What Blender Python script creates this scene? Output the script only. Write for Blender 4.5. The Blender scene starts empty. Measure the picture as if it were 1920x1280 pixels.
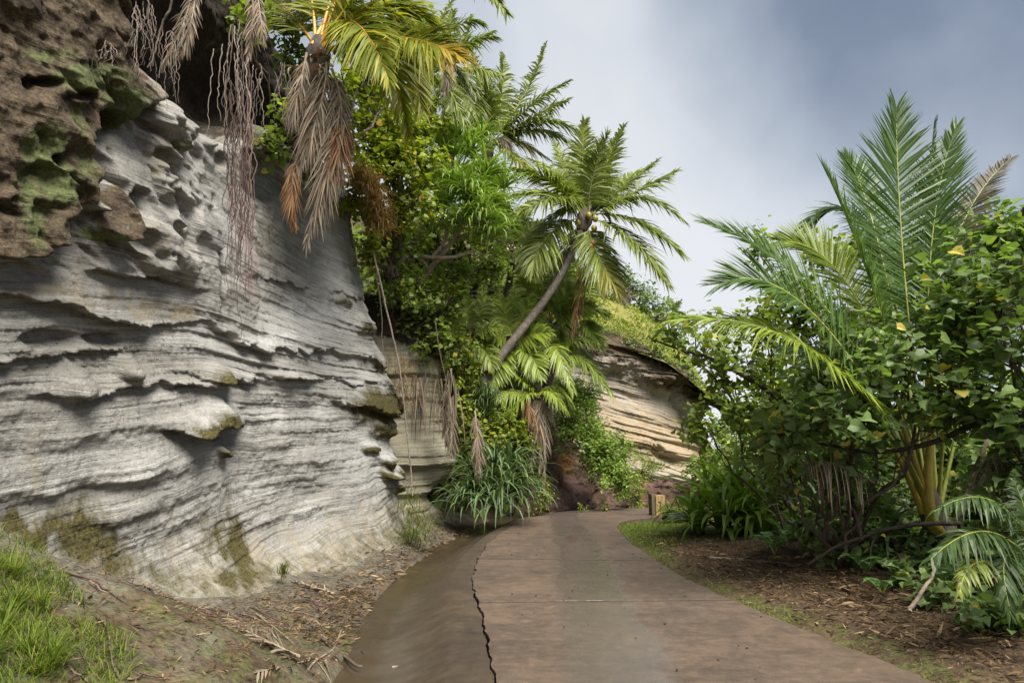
import bpy, math, random
import numpy as np

# ------------------------------------------------------------------ camera, sky, sun, exposure
scene = bpy.context.scene
random.seed(11)
rng = np.random.default_rng(11)
CH = 1.6                                   # eye height
FPX = 1280.0                               # 24 mm lens on 36 mm film, in pixels of the 1920 wide photograph
TH = math.atan(210 / FPX)                  # camera pitched up
CT, ST = math.cos(TH), math.sin(TH)

cam_data = bpy.data.cameras.new('camera')
cam_data.lens = 24.0
cam_data.sensor_width = 36.0
cam_data.clip_start = 0.05
cam_data.clip_end = 2000.0
cam = bpy.data.objects.new('camera', cam_data)
scene.collection.objects.link(cam)
cam.location = (0, 0, CH)
cam.rotation_euler = (math.radians(90) + TH, 0, 0)
scene.camera = cam

SUN_AZ = math.radians(150)                 # clockwise from straight ahead: behind the camera, to the right
SUN_EL = math.radians(56)
world = bpy.data.worlds.new('World')
scene.world = world
world.use_nodes = True
wn, wl = world.node_tree.nodes, world.node_tree.links
wn.clear()
w_out = wn.new('ShaderNodeOutputWorld')
w_bg = wn.new('ShaderNodeBackground')
w_bg.inputs['Strength'].default_value = 0.10
sky = wn.new('ShaderNodeTexSky')
sky.sky_type = 'NISHITA'
sky.sun_disc = False
sky.sun_elevation = SUN_EL
sky.sun_rotation = SUN_AZ
w_tc = wn.new('ShaderNodeTexCoord')
# overcast deck: broad soft cloud shapes, brighter low down where the deck is thin
w_map = wn.new('ShaderNodeMapping')
w_map.inputs['Location'].default_value = (0.62, 0.35, 0.1)
w_map.inputs['Rotation'].default_value = (0.0, 0.0, math.radians(14))
w_map.inputs['Scale'].default_value = (1.7, 1.2, 1.5)
w_noise = wn.new('ShaderNodeTexNoise')
w_noise.inputs['Scale'].default_value = 1.25
w_noise.inputs['Detail'].default_value = 5.0
w_noise.inputs['Roughness'].default_value = 0.42
w_noise.inputs['Distortion'].default_value = 0.25
w_sep = wn.new('ShaderNodeSeparateXYZ')
w_elev = wn.new('ShaderNodeMapRange')      # 1 at the horizon, 0 high up
w_elev.inputs['From Min'].default_value = 0.02
w_elev.inputs['From Max'].default_value = 0.62
w_elev.inputs['To Min'].default_value = 1.0
w_elev.inputs['To Max'].default_value = 0.0
w_nm = wn.new('ShaderNodeMapRange')
w_nm.inputs['From Min'].default_value = 0.33
w_nm.inputs['From Max'].default_value = 0.67
w_add = wn.new('ShaderNodeMath'); w_add.operation = 'MULTIPLY_ADD'
w_add.inputs[1].default_value = 0.50
w_el2 = wn.new('ShaderNodeMath'); w_el2.operation = 'MULTIPLY'
w_el2.inputs[1].default_value = 0.54
w_ramp = wn.new('ShaderNodeValToRGB')
cr = w_ramp.color_ramp
cr.elements[0].position = 0.0
cr.elements[0].color = (0.155, 0.20, 0.295, 1)
cr.elements[1].position = 1.0
cr.elements[1].color = (0.92, 0.94, 0.97, 1)
for pos, col in ((0.30, (0.25, 0.305, 0.405, 1)), (0.55, (0.48, 0.54, 0.63, 1)), (0.78, (0.76, 0.80, 0.86, 1))):
    e = cr.elements.new(pos); e.color = col
w_gain = wn.new('ShaderNodeVectorMath'); w_gain.operation = 'SCALE'
w_gain.inputs['Scale'].default_value = 3.9
w_mix = wn.new('ShaderNodeMix'); w_mix.data_type = 'RGBA'
w_mix.inputs['Factor'].default_value = 0.94
wl.new(w_tc.outputs['Generated'], w_map.inputs['Vector'])
wl.new(w_map.outputs['Vector'], w_noise.inputs['Vector'])
wl.new(w_tc.outputs['Generated'], w_sep.inputs[0])
wl.new(w_sep.outputs['Z'], w_elev.inputs['Value'])
wl.new(w_noise.outputs['Fac'], w_nm.inputs['Value'])
wl.new(w_elev.outputs['Result'], w_el2.inputs[0])
wl.new(w_nm.outputs['Result'], w_add.inputs[0])
wl.new(w_el2.outputs[0], w_add.inputs[2])
# a long streak of thinner, brighter cloud
w_dot = wn.new('ShaderNodeVectorMath'); w_dot.operation = 'DOT_PRODUCT'
w_dot.inputs[1].default_value = (1.0, -0.245, 0.14)
wl.new(w_tc.outputs['Generated'], w_dot.inputs[0])
w_n2 = wn.new('ShaderNodeTexNoise'); w_n2.inputs['Scale'].default_value = 2.6; w_n2.inputs['Detail'].default_value = 4.0
wl.new(w_tc.outputs['Generated'], w_n2.inputs['Vector'])
w_j = wn.new('ShaderNodeMath'); w_j.operation = 'MULTIPLY_ADD'; w_j.inputs[1].default_value = 0.34
wl.new(w_n2.outputs['Fac'], w_j.inputs[0]); wl.new(w_dot.outputs['Value'], w_j.inputs[2])
w_k = wn.new('ShaderNodeMath'); w_k.operation = 'SUBTRACT'; w_k.inputs[1].default_value = 0.17
wl.new(w_j.outputs[0], w_k.inputs[0])
w_ab = wn.new('ShaderNodeMath'); w_ab.operation = 'ABSOLUTE'
wl.new(w_k.outputs[0], w_ab.inputs[0])
w_band = wn.new('ShaderNodeMapRange'); w_band.interpolation_type = 'SMOOTHSTEP'
w_band.inputs['From Min'].default_value = 0.0; w_band.inputs['From Max'].default_value = 0.52
w_band.inputs['To Min'].default_value = 0.40; w_band.inputs['To Max'].default_value = 0.0
wl.new(w_ab.outputs[0], w_band.inputs['Value'])
w_sum = wn.new('ShaderNodeMath'); w_sum.operation = 'ADD'
w_n3 = wn.new('ShaderNodeTexNoise'); w_n3.inputs['Scale'].default_value = 5.5; w_n3.inputs['Detail'].default_value = 6.0; w_n3.inputs['Distortion'].default_value = 0.6
w_m3 = wn.new('ShaderNodeMapping'); w_m3.inputs['Scale'].default_value = (1.0, 1.0, 0.45); w_m3.inputs['Rotation'].default_value = (0, math.radians(25), 0)
wl.new(w_tc.outputs['Generated'], w_m3.inputs['Vector']); wl.new(w_m3.outputs['Vector'], w_n3.inputs['Vector'])
w_a3 = wn.new('ShaderNodeMath'); w_a3.operation = 'MULTIPLY_ADD'; w_a3.inputs[1].default_value = 0.26
w_s3 = wn.new('ShaderNodeMath'); w_s3.operation = 'SUBTRACT'; w_s3.inputs[1].default_value = 0.13
wl.new(w_n3.outputs['Fac'], w_a3.inputs[0]); wl.new(w_add.outputs[0], w_a3.inputs[2]); wl.new(w_a3.outputs[0], w_s3.inputs[0])
wl.new(w_s3.outputs[0], w_sum.inputs[0]); wl.new(w_band.outputs['Result'], w_sum.inputs[1])
wl.new(w_sum.outputs[0], w_ramp.inputs['Fac'])
wl.new(w_ramp.outputs['Color'], w_gain.inputs[0])
wl.new(sky.outputs['Color'], w_mix.inputs[6])
wl.new(w_gain.outputs['Vector'], w_mix.inputs[7])
wl.new(w_mix.outputs[2], w_bg.inputs['Color'])
wl.new(w_bg.outputs['Background'], w_out.inputs['Surface'])

sun_data = bpy.data.lights.new('sun', 'SUN')
sun_data.energy = 4.6
sun_data.angle = math.radians(40)
sun_data.color = (1.0, 0.95, 0.87)
sun = bpy.data.objects.new('sun', sun_data)
scene.collection.objects.link(sun)
sun.location = (8, 4, 20)
sun.rotation_euler = (math.radians(90) - SUN_EL, 0, math.pi - SUN_AZ)

vs = scene.view_settings
vs.view_transform = 'Standard'
vs.look = 'None'
vs.exposure = 1.22
vs.gamma = 1.0
vs.use_curve_mapping = False
scene.cycles.max_bounces = 8
scene.cycles.diffuse_bounces = 4
scene.cycles.transmission_bounces = 4
scene.cycles.use_denoising = True

# ------------------------------------------------------------------ places and helpers
def A(*v):
    return np.array(v, dtype=float)

def ray(px, py):
    a = (px - 960) / FPX
    b = (640 - py) / FPX
    return A(a, CT - b * ST, ST + b * CT)

def W(px, py, d):
    """the place that is d metres ahead and seen at that spot of the photograph"""
    r = ray(px, py)
    return A(0, 0, CH) + r * (d / r[1])

def G(px, py, z=0.0):
    """the place at height z seen at that spot"""
    r = ray(px, py)
    return A(0, 0, CH) + r * ((z - CH) / r[2])

def proj(P):
    v = P - A(0, 0, CH)
    f = v[..., 1] * CT + v[..., 2] * ST
    u = -v[..., 1] * ST + v[..., 2] * CT
    return 960 + FPX * v[..., 0] / f, 640 - FPX * u / f

def norm(v):
    return v / np.maximum(np.linalg.norm(v, axis=-1, keepdims=True), 1e-9)

def sstep(a, b, x):
    t = np.clip((x - a) / (b - a), 0, 1)
    return t * t * (3 - 2 * t)

_tab = np.random.default_rng(5).random((64, 256, 256))
def vnoise(x, y, k=0):
    xi = np.floor(x).astype(int); yi = np.floor(y).astype(int)
    fx = x - xi; fy = y - yi
    fx = fx * fx * fx * (fx * (fx * 6 - 15) + 10); fy = fy * fy * fy * (fy * (fy * 6 - 15) + 10)
    t = _tab[k % 64]
    a = t[xi % 256, yi % 256]; b = t[(xi + 1) % 256, yi % 256]
    c = t[xi % 256, (yi + 1) % 256]; d = t[(xi + 1) % 256, (yi + 1) % 256]
    return (a * (1 - fx) + b * fx) * (1 - fy) + (c * (1 - fx) + d * fx) * fy

def fbm(x, y, k=0, octaves=4, gain=0.5):
    s = 0; amp = 1; tot = 0
    for o in range(octaves):
        s = s + amp * vnoise(x * 2 ** o + 17.3 * o, y * 2 ** o + 9.1 * o, k + o)
        tot += amp; amp *= gain
    return s / tot - 0.5

def spline(pts, n):
    """Catmull-Rom through pts, n samples spaced evenly in the parameter"""
    p = np.asarray(pts, float)
    q = np.vstack([2 * p[0] - p[1], p, 2 * p[-1] - p[-2]])
    t = np.linspace(0, len(p) - 1 - 1e-9, n)
    i = t.astype(int); f = (t - i)[:, None]
    a, b, c, d = q[i], q[i + 1], q[i + 2], q[i + 3]
    return 0.5 * (2 * b + (c - a) * f + (2 * a - 5 * b + 4 * c - d) * f ** 2 + (3 * b - a - 3 * c + d) * f ** 3)

class MB:
    """collects vertices and faces, then becomes one mesh"""
    def __init__(self):
        self.V = []; self.F = {3: [], 4: []}; self.R = []; self.T = []; self.n = 0
    def add(self, V, F, rnd=0.5, tip=0.0):
        V = np.asarray(V, float).reshape(-1, 3)
        F = np.asarray(F, int)
        self.F[F.shape[1]].append(F + self.n)
        self.V.append(V)
        self.R.append(np.broadcast_to(np.asarray(rnd, float), (len(V),)))
        self.T.append(np.broadcast_to(np.asarray(tip, float), (len(V),)))
        self.n += len(V)
    def mesh(self, name, mat, origin=(0, 0, 0), smooth=True, attrs=None):
        me = bpy.data.meshes.new(name)
        V = np.concatenate(self.V) - np.asarray(origin, float)
        f3 = np.concatenate(self.F[3]) if self.F[3] else np.zeros((0, 3), int)
        f4 = np.concatenate(self.F[4]) if self.F[4] else np.zeros((0, 4), int)
        me.vertices.add(len(V)); me.vertices.foreach_set('co', V.ravel())
        me.loops.add(f3.size + f4.size)
        me.loops.foreach_set('vertex_index', np.concatenate([f3.ravel(), f4.ravel()]))
        me.polygons.add(len(f3) + len(f4))
        st = np.concatenate([np.arange(len(f3)) * 3, f3.size + np.arange(len(f4)) * 4])
        me.polygons.foreach_set('loop_start', st)
        me.polygons.foreach_set('use_smooth', np.full(len(f3) + len(f4), bool(smooth)))
        al = {'rnd': np.concatenate(self.R), 'tip': np.concatenate(self.T)}
        if attrs: al.update(attrs)
        for k, v in al.items():
            at = me.attributes.new(k, 'FLOAT', 'POINT')
            at.data.foreach_set('value', np.asarray(v, float).ravel())
        me.update(calc_edges=True)
        if mat: me.materials.append(mat)
        return me

def tag(o, label=None, category=None, kind=None, group=None):
    if label: o['label'] = label
    if category: o['category'] = category
    if kind: o['kind'] = kind
    if group: o['group'] = group
    return o

def link(name, me, parent=None, origin=(0, 0, 0)):
    o = bpy.data.objects.new(name, me)
    scene.collection.objects.link(o)
    if parent is not None:
        o.parent = parent
    else:
        o.location = tuple(origin)
    return o

def wloc(o):
    p = np.zeros(3)
    while o is not None:
        p = p + np.array(o.location); o = o.parent
    return p

def part(name, mb, mat, parent, smooth=True, kind=None, attrs=None):
    o = link(name, mb.mesh(name, mat, wloc(parent), smooth, attrs), parent)
    if kind: o['kind'] = kind
    return o

def root(name, loc, label, category, group=None, kind=None):
    o = bpy.data.objects.new(name, None)
    o.empty_display_size = 0.2
    scene.collection.objects.link(o)
    o.location = tuple(loc)
    return tag(o, label, category, kind, group)

def single(name, mb, mat, origin, label=None, category=None, kind=None, group=None, smooth=True, attrs=None):
    o = link(name, mb.mesh(name, mat, origin, smooth, attrs), None, origin)
    return tag(o, label, category, kind, group)

def grid_faces(nu, nv):
    i, j = np.meshgrid(np.arange(nu - 1), np.arange(nv - 1), indexing='ij')
    a = (i * nv + j).ravel()
    return np.stack([a, a + nv, a + nv + 1, a + 1], 1)

def tube(mb, pts, rad, sides=6, rnd=0.5, cap=True):
    pts = np.asarray(pts, float); n = len(pts)
    rad = np.broadcast_to(np.asarray(rad, float), (n,))
    T = norm(np.gradient(pts, axis=0))
    ref = A(0.31, 0.22, 0.92) if abs(T[:, 2]).mean() < 0.8 else A(0.95, 0.2, 0.1)
    U = norm(np.cross(T, ref)); Vv = np.cross(T, U)
    a = np.arange(sides) * 2 * math.pi / sides
    ring = pts[:, None] + rad[:, None, None] * (np.cos(a)[None, :, None] * U[:, None] + np.sin(a)[None, :, None] * Vv[:, None])
    i, j = np.meshgrid(np.arange(n - 1), np.arange(sides), indexing='ij')
    j2 = (j + 1) % sides
    F = np.stack([i * sides + j, i * sides + j2, (i + 1) * sides + j2, (i + 1) * sides + j], -1).reshape(-1, 4)
    tipv = np.repeat(np.linspace(0, 1, n), sides)
    mb.add(ring, F, rnd, tipv)
    if cap:
        for e, r in ((0, 0), (n - 1, (n - 1))):
            c = np.vstack([pts[e], ring[r]])
            k = np.arange(sides)
            f = np.stack([np.zeros(sides, int), 1 + k, 1 + (k + 1) % sides], 1)
            mb.add(c, f, rnd, 0.0 if e == 0 else 1.0)

def wobble(p0, p1, n, amp, seed=None, sag=0.0):
    r = rng if seed is None else np.random.default_rng(seed)
    t = np.linspace(0, 1, n)[:, None]
    p = p0 * (1 - t) + p1 * t
    w = np.cumsum(r.normal(0, 1, (n, 3)), 0)
    w = w - w[0] - t * (w[-1] - w[0])
    p = p + w * amp / math.sqrt(n)
    p[:, 2] -= sag * 4 * (t * (1 - t))[:, 0]
    return p

def straps(mb, P, head, e0, L, w, bend, nseg=5, fold=0.25, p=1.5, rnd=None, taper=2.5, basew=0.7, roll=None):
    """long leaves: start P, compass heading, start elevation, length, half width, total bend"""
    P = np.asarray(P, float); N = len(P)
    f = lambda v: np.broadcast_to(np.asarray(v, float), (N,))
    head, e0, L, w, bend = map(f, (head, e0, L, w, bend))
    u = np.linspace(0, 1, nseg + 1)
    um = (u[:-1] + u[1:]) / 2
    elm = e0[:, None] - bend[:, None] * um[None] ** p
    dl = (L / nseg)[:, None]
    hor = np.concatenate([np.zeros((N, 1)), np.cumsum(np.cos(elm) * dl, 1)], 1)
    ver = np.concatenate([np.zeros((N, 1)), np.cumsum(np.sin(elm) * dl, 1)], 1)
    H = np.stack([np.cos(head), np.sin(head), np.zeros(N)], 1)
    S = np.stack([-np.sin(head), np.cos(head), np.zeros(N)], 1)
    Z = A(0, 0, 1)
    pts = P[:, None] + H[:, None] * hor[..., None] + Z * ver[..., None]
    el = e0[:, None] - bend[:, None] * u[None] ** p
    nrm = -H[:, None] * np.sin(el)[..., None] + Z * np.cos(el)[..., None]
    side = np.broadcast_to(S[:, None], nrm.shape)
    if roll is not None:
        rl = f(roll)[:, None, None] * (0.3 + 0.7 * u[None, :, None])
        side, nrm = side * np.cos(rl) + nrm * np.sin(rl), nrm * np.cos(rl) - side * np.sin(rl)
    prof = (basew + (1 - basew) * np.minimum(u * 4, 1)) * (1 - u ** taper) + 0.02
    ww = w[:, None] * prof[None]
    rnd = rng.random(N) if rnd is None else f(rnd)
    m = nseg + 1
    if fold is None:
        V = np.stack([pts - side * ww[..., None], pts + side * ww[..., None]], 2)
        k = 2
        base = np.arange(nseg) * 2
        Fl = np.stack([base, base + 1, base + 3, base + 2], 1)
    else:
        up = nrm * (ww * fold)[..., None]
        V = np.stack([pts - side * ww[..., None] + up, pts, pts + side * ww[..., None] + up], 2)
        k = 3
        base = np.arange(nseg) * 3
        Fl = np.concatenate([np.stack([base, base + 1, base + 4, base + 3], 1), np.stack([base + 1, base + 2, base + 5, base + 4], 1)])
    F = (Fl[None] + (np.arange(N) * m * k)[:, None, None]).reshape(-1, 4)
    mb.add(V, F, np.repeat(rnd, m * k), np.tile(np.repeat(u, k), N))

HEART_V = A((0, 0, 0), (0, .48, -.02), (0, 1, -.16), (-.36, -.10, .07), (-.52, .30, .12), (-.26, .70, .02),
            (.36, -.10, .07), (.52, .30, .12), (.26, .70, .02))
HEART_F = np.array([(0, 1, 4, 3), (1, 2, 5, 4), (0, 6, 7, 1), (1, 7, 8, 2)])
OVAL_V = A((0, 0, 0), (0, .5, -.03), (0, 1, -.12), (-.30, .42, .09), (.30, .42, .09))
OVAL_F = np.array([(0, 1, 3), (1, 2, 3), (0, 4, 1), (1, 4, 2)])

def leaves(mb, P, Yd, Nd, size, kind='heart', rnd=None):
    """place leaves: blade along Yd, face along Nd"""
    T, F = (HEART_V, HEART_F) if kind == 'heart' else (OVAL_V, OVAL_F)
    N = len(P)
    Yd = norm(Yd)
    Nn = norm(Nd - Yd * (Nd * Yd).sum(1, keepdims=True))
    X = np.cross(Yd, Nn)
    s = np.broadcast_to(np.asarray(size, float), (N,))[:, None, None]
    curl = rng.uniform(0.2, 2.2, (N, 1, 1))
    V = P[:, None] + s * (T[None, :, 0:1] * X[:, None] + T[None, :, 1:2] * Yd[:, None] + curl * T[None, :, 2:3] * Nn[:, None])
    k = len(T)
    FF = (F[None] + (np.arange(N) * k)[:, None, None]).reshape(-1, F.shape[1])
    rnd = rng.random(N) if rnd is None else rnd
    mb.add(V, FF, np.repeat(rnd, k), np.tile(T[:, 1].clip(0, 1), N))
# ------------------------------------------------------------------ materials
def new_mat(name):
    m = bpy.data.materials.new(name)
    m.use_nodes = True
    nt = m.node_tree
    nt.nodes.clear()
    return m, nt

class NT:
    """small helper for writing node trees"""
    def __init__(self, nt):
        self.nt = nt; self.N = nt.nodes; self.L = nt.links
    def n(self, t, **kw):
        x = self.N.new(t)
        for k, v in kw.items(): setattr(x, k, v)
        return x
    def put(self, sock, v):
        if v is None: return
        if hasattr(v, 'is_output') or isinstance(v, bpy.types.NodeSocket): self.L.new(v, sock)
        elif isinstance(v, (tuple, list)) and len(v) == 3 and sock.type == 'RGBA': sock.default_value = (*v, 1)
        else: sock.default_value = v
    def attr(self, name):
        return self.n('ShaderNodeAttribute', attribute_name=name).outputs['Fac']
    def obj(self):
        return self.n('ShaderNodeTexCoord').outputs['Object']
    def pos(self):
        return self.n('ShaderNodeNewGeometry').outputs['Position']
    def mapping(self, vec, scale=(1, 1, 1), loc=(0, 0, 0), rot=(0, 0, 0)):
        m = self.n('ShaderNodeMapping'); self.L.new(vec, m.inputs['Vector'])
        m.inputs['Scale'].default_value = scale; m.inputs['Location'].default_value = loc; m.inputs['Rotation'].default_value = rot
        return m.outputs['Vector']
    def noise(self, vec, scale, detail=4, rough=0.55, dist=0.0):
        x = self.n('ShaderNodeTexNoise'); self.L.new(vec, x.inputs['Vector'])
        x.inputs['Scale'].default_value = scale; x.inputs['Detail'].default_value = detail
        x.inputs['Roughness'].default_value = rough; x.inputs['Distortion'].default_value = dist
        return x.outputs['Fac']
    def voronoi(self, vec, scale, feature='F1'):
        x = self.n('ShaderNodeTexVoronoi', feature=feature); self.L.new(vec, x.inputs['Vector'])
        x.inputs['Scale'].default_value = scale
        return x.outputs['Distance']
    def math(self, op, a, b=None, c=None, clamp=False):
        x = self.n('ShaderNodeMath', operation=op, use_clamp=clamp)
        self.put(x.inputs[0], a)
        if b is not None: self.put(x.inputs[1], b)
        if c is not None: self.put(x.inputs[2], c)
        return x.outputs[0]
    def rng(self, v, a, b, c=0.0, d=1.0):
        x = self.n('ShaderNodeMapRange'); self.put(x.inputs['Value'], v)
        x.inputs['From Min'].default_value = a; x.inputs['From Max'].default_value = b
        x.inputs['To Min'].default_value = c; x.inputs['To Max'].default_value = d
        return x.outputs['Result']
    def ramp(self, v, stops):
        x = self.n('ShaderNodeValToRGB'); self.put(x.inputs['Fac'], v)
        cr = x.color_ramp
        cr.elements[0].position = stops[0][0]; cr.elements[0].color = (*stops[0][1], 1)
        cr.elements[1].position = stops[-1][0]; cr.elements[1].color = (*stops[-1][1], 1)
        for p, c in stops[1:-1]:
            e = cr.elements.new(p); e.color = (*c, 1)
        return x.outputs['Color']
    def mix(self, f, a, b, mode='MIX'):
        x = self.n('ShaderNodeMix', data_type='RGBA', blend_type=mode)
        self.put(x.inputs[0], f); self.put(x.inputs[6], a); self.put(x.inputs[7], b)
        return x.outputs[2]
    def bump(self, h, strength=0.5, dist=0.02, normal=None):
        x = self.n('ShaderNodeBump'); self.put(x.inputs['Height'], h)
        x.inputs['Strength'].default_value = strength; x.inputs['Distance'].default_value = dist
        if normal is not None: self.L.new(normal, x.inputs['Normal'])
        return x.outputs['Normal']
    def bsdf(self, col, rough=0.6, normal=None, spec=0.5, coat=None):
        x = self.n('ShaderNodeBsdfPrincipled')
        self.put(x.inputs['Base Color'], col); self.put(x.inputs['Roughness'], rough)
        self.put(x.inputs['Specular IOR Level'], spec)
        if normal is not None: self.L.new(normal, x.inputs['Normal'])
        return x.outputs['BSDF']
    def out(self, s):
        o = self.n('ShaderNodeOutputMaterial'); self.L.new(s, o.inputs['Surface'])

def leaf_mat(name, stops, rough=0.42, trans=0.35, tipcol=None, tipat=(0.8, 1.0), tcol=(1.15, 1.25, 0.5), spec=0.5, patch=0.25, warm=0.66, gain=1.65):
    m, nt = new_mat(name); t = NT(nt)
    g_ = 1.0 if spec < 0.3 else gain
    c = t.ramp(t.attr('rnd'), [(a, (max(q[0], warm * q[1]) * g_, q[1] * g_, q[2] * g_)) for a, q in stops])
    p = t.pos()
    big = t.noise(p, 1.3, 2)
    c = t.mix(t.rng(t.noise(p, 3.1, 3), 0.5, 0.75, 0.0, 0.35), c, t.mix(1.0, c, (1.5, 1.25, 0.9), 'MULTIPLY'))
    c = t.mix(t.rng(big, 0.3, 0.7, 0.0, patch), c, t.mix(1.0, c, (0.55, 0.62, 0.5), 'MULTIPLY'))
    if tipcol:
        tn = t.math('ADD', t.attr('tip'), t.rng(t.attr('rnd'), 0, 1, -0.25, 0.12))
        c = t.mix(t.rng(tn, tipat[0], tipat[1]), c, tipcol)
    fine = t.noise(p, 40, 2)
    c = t.mix(t.rng(fine, 0.35, 0.7, 0, 0.25), c, t.mix(1.0, c, (0.7, 0.72, 0.6), 'MULTIPLY'))
    b = t.bsdf(c, rough + 0.10, None, spec * 0.75)
    tr = t.n('ShaderNodeBsdfTranslucent')
    t.put(tr.inputs['Color'], t.mix(1.0, c, tcol, 'MULTIPLY'))
    mx = t.n('ShaderNodeMixShader'); mx.inputs[0].default_value = trans
    t.L.new(b, mx.inputs[1]); t.L.new(tr.outputs[0], mx.inputs[2])
    t.out(mx.outputs[0])
    return m

def plain_mat(name, stops, rough=0.7, scale=8.0, bump=0.4, dist=0.02, stretch=(1, 1, 1), spec=0.4):
    m, nt = new_mat(name); t = NT(nt)
    v = t.mapping(t.pos(), stretch)
    n1 = t.noise(v, scale, 6, 0.62)
    n2 = t.noise(v, scale * 5, 4, 0.6)
    f = t.math('ADD', t.math('MULTIPLY', n1, 0.65), t.math('MULTIPLY', n2, 0.35))
    f = t.math('ADD', f, t.rng(t.attr('rnd'), 0, 1, -0.1, 0.1))
    c = t.ramp(t.rng(f, 0.3, 0.7), stops)
    t.out(t.bsdf(c, rough, t.bump(f, bump, dist), spec))
    return m

# foliage base colours stay in the range of real leaves
M = {}
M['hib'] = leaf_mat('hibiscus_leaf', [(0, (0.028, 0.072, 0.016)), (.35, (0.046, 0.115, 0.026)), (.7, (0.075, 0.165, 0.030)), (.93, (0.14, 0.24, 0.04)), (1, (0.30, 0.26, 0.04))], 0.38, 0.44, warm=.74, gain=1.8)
M['hib_dark'] = leaf_mat('bluish_hibiscus_leaf', [(0, (0.03, 0.065, 0.024)), (.4, (0.052, 0.10, 0.036)), (.8, (0.085, 0.145, 0.046)), (.97, (0.14, 0.20, 0.05)), (1, (0.28, 0.22, 0.04))], 0.36, 0.44, warm=.68, gain=2.1)  # bluer green leaf colour
M['hib_light'] = leaf_mat('yellowish_hibiscus_leaf', [(0, (0.06, 0.10, 0.014)), (.4, (0.12, 0.17, 0.020)), (.8, (0.19, 0.245, 0.028)), (.96, (0.27, 0.30, 0.05)), (1, (0.36, 0.24, 0.04))], 0.40, 0.38, warm=.80, gain=1.45)  # yellow green leaf colour
M['bush'] = leaf_mat('bank_bush_leaf', [(0, (0.05, 0.11, 0.018)), (.5, (0.095, 0.19, 0.03)), (.9, (0.16, 0.28, 0.05)), (1, (0.24, 0.28, 0.06))], 0.45, 0.34)
M['far_tree'] = leaf_mat('far_tree_leaf', [(0, (0.045, 0.075, 0.024)), (.5, (0.08, 0.13, 0.035)), (1, (0.15, 0.19, 0.06))], 0.5, 0.25)
M['palm'] = leaf_mat('palm_leaflet', [(0, (0.05, 0.09, 0.018)), (.5, (0.085, 0.14, 0.024)), (.9, (0.14, 0.19, 0.034)), (1, (0.26, 0.21, 0.06))], 0.33, 0.30, (0.24, 0.17, 0.06), (0.9, 1.15), warm=.80, gain=1.55)
M['palm_yellow'] = leaf_mat('yellow_palm_leaflet', [(0, (0.11, 0.15, 0.014)), (.5, (0.20, 0.22, 0.018)), (.9, (0.32, 0.29, 0.025)), (1, (0.38, 0.27, 0.04))], 0.40, 0.42, (0.33, 0.20, 0.05), (0.85, 1.1), gain=1.2)  # yellow leaflet colour of the cliff top palm
M['palm_green'] = leaf_mat('fresh_palm_leaflet', [(0, (0.035, 0.10, 0.026)), (.5, (0.055, 0.145, 0.036)), (.9, (0.10, 0.19, 0.036)), (1, (0.2, 0.22, 0.05))], 0.30, 0.34, (0.28, 0.20, 0.05), (0.95, 1.2), warm=.56, gain=.95)
M['palm_shade'] = leaf_mat('shaded_palm_leaflet', [(0, (0.03, 0.07, 0.018)), (.5, (0.05, 0.105, 0.026)), (.9, (0.085, 0.15, 0.035)), (1, (0.18, 0.17, 0.05))], 0.36, 0.30, (0.2, 0.16, 0.05), (0.98, 1.2), warm=.55, gain=.85)  # leaflet colour darkened to stand in for missing shade on the seedling
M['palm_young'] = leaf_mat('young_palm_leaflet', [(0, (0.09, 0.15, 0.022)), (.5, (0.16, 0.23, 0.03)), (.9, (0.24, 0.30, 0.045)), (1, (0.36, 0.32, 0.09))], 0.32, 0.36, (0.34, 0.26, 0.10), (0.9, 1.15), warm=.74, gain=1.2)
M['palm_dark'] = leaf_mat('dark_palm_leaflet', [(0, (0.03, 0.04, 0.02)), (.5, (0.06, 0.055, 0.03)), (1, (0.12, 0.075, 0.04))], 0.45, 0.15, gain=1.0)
M['dead'] = leaf_mat('dead_palm_leaflet', [(0, (0.07, 0.052, 0.038)), (.4, (0.17, 0.135, 0.10)), (.8, (0.27, 0.225, 0.175)), (1, (0.22, 0.115, 0.055))], 0.7, 0.12, tcol=(1, .9, .75), spec=0.2)
M['dead_orange'] = leaf_mat('rusty_palm_leaflet', [(0, (0.09, 0.042, 0.02)), (.5, (0.19, 0.095, 0.045)), (1, (0.27, 0.18, 0.10))], 0.65, 0.15, tcol=(1.1, .85, .6), spec=0.2)
M['pandan'] = leaf_mat('pandanus_leaf', [(0, (0.05, 0.115, 0.022)), (.5, (0.09, 0.175, 0.034)), (.9, (0.15, 0.24, 0.045)), (1, (0.28, 0.27, 0.07))], 0.30, 0.26, (0.25, 0.22, 0.07), (0.95, 1.15))
M['pandan_dark'] = leaf_mat('dark_pandanus_leaf', [(0, (0.022, 0.055, 0.026)), (.5, (0.038, 0.09, 0.038)), (.9, (0.07, 0.13, 0.045)), (1, (0.18, 0.17, 0.06))], 0.32, 0.22, (0.2, 0.17, 0.07), (0.95, 1.15))
M['lily'] = leaf_mat('lily_leaf', [(0, (0.055, 0.13, 0.018)), (.5, (0.085, 0.18, 0.024)), (1, (0.14, 0.24, 0.035))], 0.28, 0.36, (0.28, 0.22, 0.05), (1.02, 1.2), warm=.62, gain=1.35)
M['fern'] = leaf_mat('fern_leaf', [(0, (0.04, 0.11, 0.04)), (.5, (0.06, 0.15, 0.05)), (1, (0.11, 0.21, 0.06))], 0.5, 0.3, warm=.5, gain=1.3)
M['grass'] = leaf_mat('grass_blade', [(0, (0.07, 0.12, 0.018)), (.5, (0.13, 0.21, 0.026)), (.85, (0.22, 0.29, 0.04)), (1, (0.34, 0.27, 0.09))], 0.6, 0.40, (0.36, 0.26, 0.09), (0.95, 1.2), spec=.31, warm=.68, gain=.8)
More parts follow.
